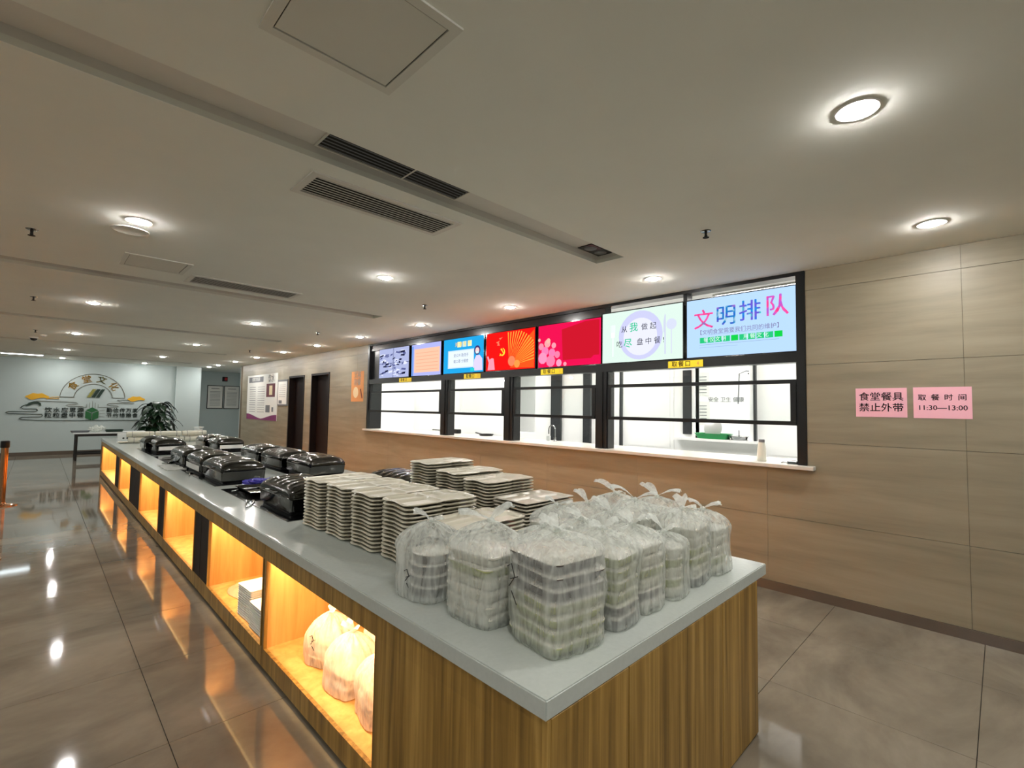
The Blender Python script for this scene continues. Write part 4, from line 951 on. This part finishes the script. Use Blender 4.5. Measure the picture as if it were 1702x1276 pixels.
for si, (cx, cy, n, rz) in enumerate(((1.172, 3.495, 11, .02), (1.185, 3.765, 14, .05))):
    for k in range(n):
        bm = bmesh.new(); loft(bm, [(0, .085, .11, .01), (.014, .09, .115, .01)], n=2) if si == 0 else loft(bm, [(0, .09, .12, .01), (.014, .095, .125, .01)], n=2)
        key = ('sheet', si)
        if key in _lb: bm.free(); o = _lb[key].copy(); C.objects.link(o)
        else: o = obj('flat_box', bm, 'paper'); _lb[key] = o
        o.location = (cx, cy, ZS+.0005+k*.0155); o.rotation_euler = (0, 0, rz)
        tag(o, ('topmost' if k == n-1 else (ORD[k]+(' from bottom' if k else '')))+(' flat white carton in the front pile on the lit shelf' if si == 0 else ' flat white carton in the taller rear pile on the lit shelf'), 'carton', 'flat cartons on the lit shelf')
t = thing('folded_cloth', 'crumpled cream cloth on the lit shelf beside the white cartons', 'cloth', (1.27, 4.20, ZS))
bm = bmesh.new(); g = {}
for i in range(17):
    for j in range(33):
        u, v = i/16, j/32; wd = .13*(.35+.65*(1-abs(v-.35)**1.2)); g[i, j] = bm.verts.new(((u-.5)*2*wd+.03*math.sin(v*6), -.26+.52*v, .006+.07*(1-abs(2*u-1)**2)*(math.sin(v*PI)**.5)*(.7+.6*noise.noise(Vector((u*4, v*7, 3))))))
for i in range(16):
    for j in range(32): bm.faces.new((g[i, j], g[i+1, j], g[i+1, j+1], g[i, j+1]))
bmesh.ops.solidify(bm, geom=bm.faces[:], thickness=.003); obj('cloth_sheet', bm, 'cloth', t, True)
# ------------------------------------------------------------------ rolls, box at far end of worktop
def roll(x, y, z, L, r, lab, rz=0):
    t = thing('towel_roll', lab, 'roll', (x, y, z), rz, 'white rolls at the far end of the worktop')
    bm = bmesh.new(); n = 22; rings = []
    for i in range(13):
        q = i/12; ring = []
        for k in range(n):
            a = k/n*2*PI; rr_ = r*(1+.04*noise.noise(Vector((q*5, math.cos(a)*2, math.sin(a)*2+x*9)))); 
            if i in (0, 12): rr_ *= .9
            ring.append(bm.verts.new((-L/2+q*L, rr_*math.cos(a), r+rr_*math.sin(a)*.98)))
        rings.append(ring)
    for a, b in zip(rings, rings[1:]):
        for k in range(n): bm.faces.new((a[k], a[(k+1) % n], b[(k+1) % n], b[k]))
    bm.faces.new(rings[0][::-1]); bm.faces.new(rings[-1]); obj('roll_body', bm, 'towel', t, True)
    bm = bmesh.new()
    for q in (-.3, .32): 
        tube(bm, [(q*L, (r+.002)*math.cos(k/16*2*PI), r+(r+.002)*math.sin(k/16*2*PI)) for k in range(17)], .004, 5)
    obj('tie', bm, 'greyprint', t)
lb = ['left', 'middle', 'right']
for k in range(3):
    roll(1.53+.47*k, 12.15, HC+.001, .45, .062, 'lower white towel roll, %s of three at the far end' % lb[k])
    roll(1.50+.46*k, 12.17, HC+.124, .44, .055, 'upper white towel roll, %s of three at the far end' % lb[k])
t = thing('socket_box', 'small pale box with two dark holes at the far left of the worktop', 'box', (1.33, 12.9, HC))
obj('box_shell', box(-.12, .12, -.08, .08, .001, .16, .006), 'kgrey', t)
bm = bmesh.new(); tube(bm, [(-.03, -.080, .07), (-.03, -.082, .07)], .018, 12); tube(bm, [(.035, -.080, .07), (.035, -.082, .07)], .018, 12); obj('socket_holes', bm, 'ink', t)
t = thing('glass_jar', 'small dim canister at the right end of the white rolls', 'canister', (2.62, 12.75, HC))
bm = bmesh.new(); lathe(bm, [(0, .001), (.08, .001), (.08, .26), (.095, .27), (.095, .285), (0, .285)], 20); obj('canister_body', bm, 'kgrey', t, True)
t = thing('folded_plate', 'dark flat dish lying before the socket box on the worktop', 'dish', (1.28, 12.3, HC))
bm = bmesh.new(); lathe(bm, [(0, .001), (.09, .001), (.14, .025), (.135, .028), (.085, .006), (0, .006)], 24); obj('dish_body', bm, 'tray', t, True)
# ------------------------------------------------------------------ table, plant, stanchions at the back
t = thing('side_table', 'black-framed table with a pale top standing by the back wall', 'table', (0, 0, 0))
TXa, TXb, TYa, TYb, TZ = .78, 2.3, 17.9, 18.5, .74
obj('tabletop', box(TXa-.06, TXb+.06, TYa-.04, TYb+.04, TZ-.0, TZ+.035, .004), 'kgrey', t)
for x in (TXa, TXb-.05):
    for y in (TYa, TYb-.05): obj('leg', box(x, x+.05, y, y+.05, 0, TZ), 'black', t)
for y in (TYa, TYb-.04):
    obj('rail', box(TXa+.05, TXb-.05, y, y+.04, TZ-.07, TZ-.001), 'black', t); obj('rail', box(TXa+.05, TXb-.05, y, y+.04, .17, .22), 'black', t)
for k, (x, L, h, lab, m_) in enumerate(((.88, .26, .05, 'flat grey dish at the left end of the side table', 'greyprint'), (1.62, .26, .07, 'dark shallow dish at the right of the side table', 'dgreen'))):
    q = thing('shallow_dish', lab, 'dish', (x, 18.15, TZ+.035))
    bm = bmesh.new(); loft(bm, [(.001, L*.7, .12, .05), (h, L*.8, .16, .05), (h, L*.76, .15, .05), (.01, L*.66, .11, .05)]); obj('dish_body', bm, m_, q, True)
q = thing('plastic_bundle', 'crumpled clear plastic bundle in the middle of the side table', 'bag', (1.24, 18.15, TZ+.036))
bm = bmesh.new(); bmesh.ops.create_icosphere(bm, subdivisions=4, radius=1)
for v in bm.verts:
    n_ = noise.noise(v.co*2.2)*.4+noise.noise(v.co*6)*.2; v.co = Vector((v.co.x*.17*(1+n_), v.co.y*.12*(1+n_), max(0, (v.co.z*.5+.5)*.17*(1+n_))))
obj('film_heap', bm, 'film_dense', q, True)
pl = thing('potted_plant', 'large dark leafy plant in a grey pot before the white pillar', 'plant', (2.80, 19.4, 0))
bm = bmesh.new(); lathe(bm, [(0, 0), (.17, 0), (.22, .38), (.23, .40), (.2, .40), (.19, .36), (0, .36)], 24); obj('pot', bm, 'pot', pl, True)
rp = random.Random(5)
for k in range(95):
    a = rp.uniform(0, 2*PI); hh = rp.uniform(.35, 1.46); out = rp.uniform(.15, .75)*(1.25-.45*hh); L = rp.uniform(.26, .40)
    d = Vector((math.cos(a), math.sin(a), 0)); sd = Vector((-d.y, d.x, 0)); tip = Vector((d.x*out*.5, d.y*out*.5, .4+hh*.85))
    bm = bmesh.new(); tube(bm, [(0, 0, .36), tip*.55+Vector((0, 0, .16)), tip], .007, 5); obj('stem', bm, 'stem', pl)
    bm = bmesh.new(); g = {}
    for i in range(8):
        qn = i/7; wd = .10*math.sin(min(1, qn*1.05)*PI)**.8+.002
        for j in range(3):
            g[i, j] = bm.verts.new(tip+d*L*qn+sd*wd*(j-1)+Vector((0, 0, .10*math.sin(qn*PI*.6)-.30*qn*qn+(.02 if j != 1 else 0))))
    for i in range(7):
        for j in range(2): bm.faces.new((g[i, j], g[i+1, j], g[i+1, j+1], g[i, j+1]))
    obj('leaf', bm, 'leaf', pl, True)
for x, y, lab in ((-.335, 10.95, 'farther rose-gold queue post at the left edge, with black cap'), (-.375, 7.30, 'nearer rose-gold queue post, only its base rim in view')):
    t = thing('queue_post', lab, 'post', (x, y, 0))
    bm = bmesh.new(); lathe(bm, [(0, 0), (.18, 0), (.18, .012), (.16, .022), (.06, .034), (.05, .05), (0, .05)], 32); obj('base', bm, 'gold', t, True)
    bm = bmesh.new(); lathe(bm, [(0, .05), (.042, .05), (.042, .90), (0, .90)], 24); obj('pole', bm, 'gold', t, True)
    bm = bmesh.new(); lathe(bm, [(0, .90), (.05, .90), (.053, .91), (.053, 1.0), (.045, 1.01), (0, 1.01)], 24); obj('belt_cap', bm, 'black', t, True)
# ------------------------------------------------------------------ ceiling fittings
def lamp_proto():
    t = thing('downlight', 'x', 'ceiling lamp', (0, 0, ZC), group='round downlights in the ceiling')
    bm = bmesh.new(); lathe(bm, [(.056, .0), (.056, -.004), (.078, -.005), (.082, -.001), (.082, .0)], 32); obj('trim_ring', bm, 'trim', t, True)
    bm = bmesh.new(); lathe(bm, [(0, -.019), (.02, -.0182), (.04, -.014), (.05, -.009), (.055, -.0035), (.055, -.0005), (0, -.0005)], 32); obj('lens', bm, 'lamp', t, True)  # dome shape added so the lens grazes light onto the ceiling as a halo
    return t
NUM = ['first', 'second', 'third', 'fourth', 'fifth', 'sixth', 'seventh', 'eighth', 'ninth', 'tenth', 'eleventh']
rowsL = [('row along the serving windows', 4.25, [.30, 2.37, 4.38, 6.41, 8.42, 10.36, 12.37, 14.41, 16.42, 18.4, 19.6]),
         ('row over the island', 2.43, [.40, 4.31, 8.36, 12.43, 16.47, 19.7]),
         ('row over the left walkway', .455, [4.28, 8.29, 12.29, 16.34, 19.6])]
proto = None
for rn, xx, ys in rowsL:
    for k, yy in enumerate(ys):
        lab = 'lit round downlight, %s from the camera in the %s' % (NUM[k], rn)
        if proto is None: proto = lamp_proto(); proto.location = (xx, yy, ZC); proto['label'] = lab
        else: dup(proto, (xx, yy, ZC), 0, lab)
for k, (xx, yy) in enumerate([(x, y) for x in (-1.55, -3.55, -5.55) for y in (.3, 4.3, 8.3, 12.3, 16.3)] + [(.455, .3), (2.43, -1.7), (.455, -1.7), (4.25, -1.7), (-1.55, -1.7)]):
    dup(proto, (xx, yy, ZC), 0, 'round downlight in the ceiling outside the picture, left of or behind the camera', 'downlights outside the picture')
def grille(name, x0, x1, y0, y1, z, lab, frame=.035, n=9, dark=False, div=False):
    t = thing(name, lab, 'vent')
    bm = bmesh.new(); a = frame
    bx(bm, x0, x1, y0, y0+a, z-.008, z); bx(bm, x0, x1, y1-a, y1, z-.008, z); bx(bm, x0, x0+a, y0+a, y1-a, z-.008, z); bx(bm, x1-a, x1, y0+a, y1-a, z-.008, z)
    obj('frame', bm, 'vent', t)
    bm = bmesh.new(); bx(bm, x0+a, x1-a, y0+a, y1-a, z-.0012, z-.0002); obj('backing', bm, 'ventdark', t)
    st = (y1-y0-2*a)/n
    for k in range(n):
        bm = bmesh.new(); yy = y0+a+(k+.5)*st; w2 = st*(.13 if not dark else .16)
        bx(bm, x0+a, x1-a, yy-w2, yy+w2, z-.0045, z-.003); obj('slat', bm, 'vent' if not dark else 'greyprint', t)
    if div: bm = bmesh.new(); bx(bm, x0+(x1-x0)*.55, x0+(x1-x0)*.55+.01, y0+a, y1-a, z-.011, z-.009); obj('divider', bm, 'vent', t)
grille('air_vent', 1.02, 2.065, 2.625, 2.965, ZC, 'framed slatted air vent on the ceiling just behind the near channel', .042, 8)
grille('air_vent', 1.04, 2.13, 5.66, 6.05, ZC, 'framed slatted air vent before the second ceiling channel', .042, 8)
grille('air_vent', .965, 1.89, 2.215, 2.485, ZC+.07, 'dark slatted vent recessed in the near ceiling channel', .012, 8, True, True)
grille('air_vent', .98, 1.95, 10.22, 10.485, ZC+.07, 'recessed vent in the third ceiling channel', .012, 6, True)
grille('air_vent', 1.0, 1.95, 14.22, 14.485, ZC+.07, 'recessed vent in the fourth ceiling channel', .012, 6, True)
for x0, x1, y0, y1, lab in ((.476, .976, 1.255, 1.745, 'large square access hatch at the top of the picture'), (.475, .975, 5.25, 5.73, 'smaller-looking square access hatch over the left walkway')):
    t = thing('access_hatch', lab, 'hatch'); a = .035
    bm = bmesh.new(); bx(bm, x0, x1, y0, y0+a, ZC-.008, ZC); bx(bm, x0, x1, y1-a, y1, ZC-.008, ZC); bx(bm, x0, x0+a, y0+a, y1-a, ZC-.008, ZC); bx(bm, x1-a, x1, y0+a, y1-a, ZC-.008, ZC); obj('frame', bm, 'hatch', t)
    bm = bmesh.new(); bx(bm, x0+a, x1-a, y0+a, y1-a, ZC-.001, ZC-.0002); obj('gap', bm, 'ventdark', t)
    bm = bmesh.new(); bx(bm, x0+a+.005, x1-a-.005, y0+a+.005, y1-a-.005, ZC-.005, ZC-.001); obj('hatch_door', bm, 'hatch', t)
for x, y, lab in ((3.335, 2.40, 'dark twin spotlight in the right end of the near ceiling channel'), (.45, 6.40, 'small dark twin spotlight in the second ceiling channel')):
    t = thing('twin_spotlight', lab, 'ceiling lamp', (x, y, ZC+.07))
    bm = bmesh.new(); bx(bm, -.155, .155, -.07, .07, -.008, -.0002); obj('housing', bm, 'black', t)
    for s_ in (-1, 1):
        bm = bmesh.new(); lathe(bm, [(0, -.014), (.04, -.014), (.052, -.009), (.052, -.008), (0, -.008)], 24, (s_*.072, 0)); obj('reflector', bm, 'greyprint', t, True)
t = thing('ceiling_speaker', 'faint round ceiling speaker beside the nearest left downlight', 'speaker', (.435, 4.56, ZC))
bm = bmesh.new(); lathe(bm, [(0, -.006), (.09, -.005), (.095, -.008), (.115, -.006), (.118, 0)], 32); obj('speaker_grille', bm, 'hatch', t, True)
sp = None
for k, (x, y, lab) in enumerate(((3.362, 1.459, 'sprinkler with bright ring on the ceiling at the right'), (3.449, 5.114, 'sprinkler over the middle screens'), (3.477, 8.47, 'sprinkler beyond the serving windows'), (3.567, 12.63, 'farthest sprinkler of the right line'),
                    (-.092, 5.09, 'sprinkler nearest the camera at the left edge'), (-.098, 8.395, 'second sprinkler at the left edge'), (-.092, 12.3, 'third sprinkler at the left edge'))):
    if sp is None:
        sp = thing('sprinkler', lab, 'sprinkler', (x, y, ZC), group='ceiling sprinklers')
        bm = bmesh.new(); lathe(bm, [(0, -.006), (.03, -.005), (.037, 0)], 20); obj('escutcheon', bm, 'steel', sp, True)
        bm = bmesh.new(); lathe(bm, [(0, -.006), (.01, -.006), (.008, -.03), (.012, -.035), (.004, -.045), (.022, -.046), (.022, -.049), (0, -.049)], 14); obj('nozzle', bm, 'ventdark', sp, True)
    else: dup(sp, (x, y, ZC), 0, lab)
t = thing('dome_camera', 'small black dome camera on the ceiling at the far left', 'camera', (-.12, 13.7, ZC))
bm = bmesh.new(); lathe(bm, [(0, -.001), (.07, -.001), (.07, -.03), (0, -.03)], 20); obj('camera_base', bm, 'vent', t, True)
bm = bmesh.new(); lathe(bm, [(.055, -.03), (.05, -.05), (.03, -.07), (0, -.078)], 20); obj('dome', bm, 'black_gloss', t, True)
t = thing('smoke_detector', 'round smoke detector beside the dome camera', 'detector', (.02, 13.1, ZC))
bm = bmesh.new(); lathe(bm, [(0, -.03), (.03, -.03), (.05, -.012), (.052, 0)], 20); obj('detector_body', bm, 'vent', t, True)
t = thing('tube_light', 'long white tube light on the ceiling near the back wall', 'ceiling lamp', (-.36, 18.6, ZC))
bm = bmesh.new(); bx(bm, -.42, .42, -.05, .05, -.03, 0); obj('housing', bm, 'trim', t)
bm = bmesh.new(); bx(bm, -.4, .4, -.04, .04, -.04, -.03); obj('tube', bm, 'tube', t)
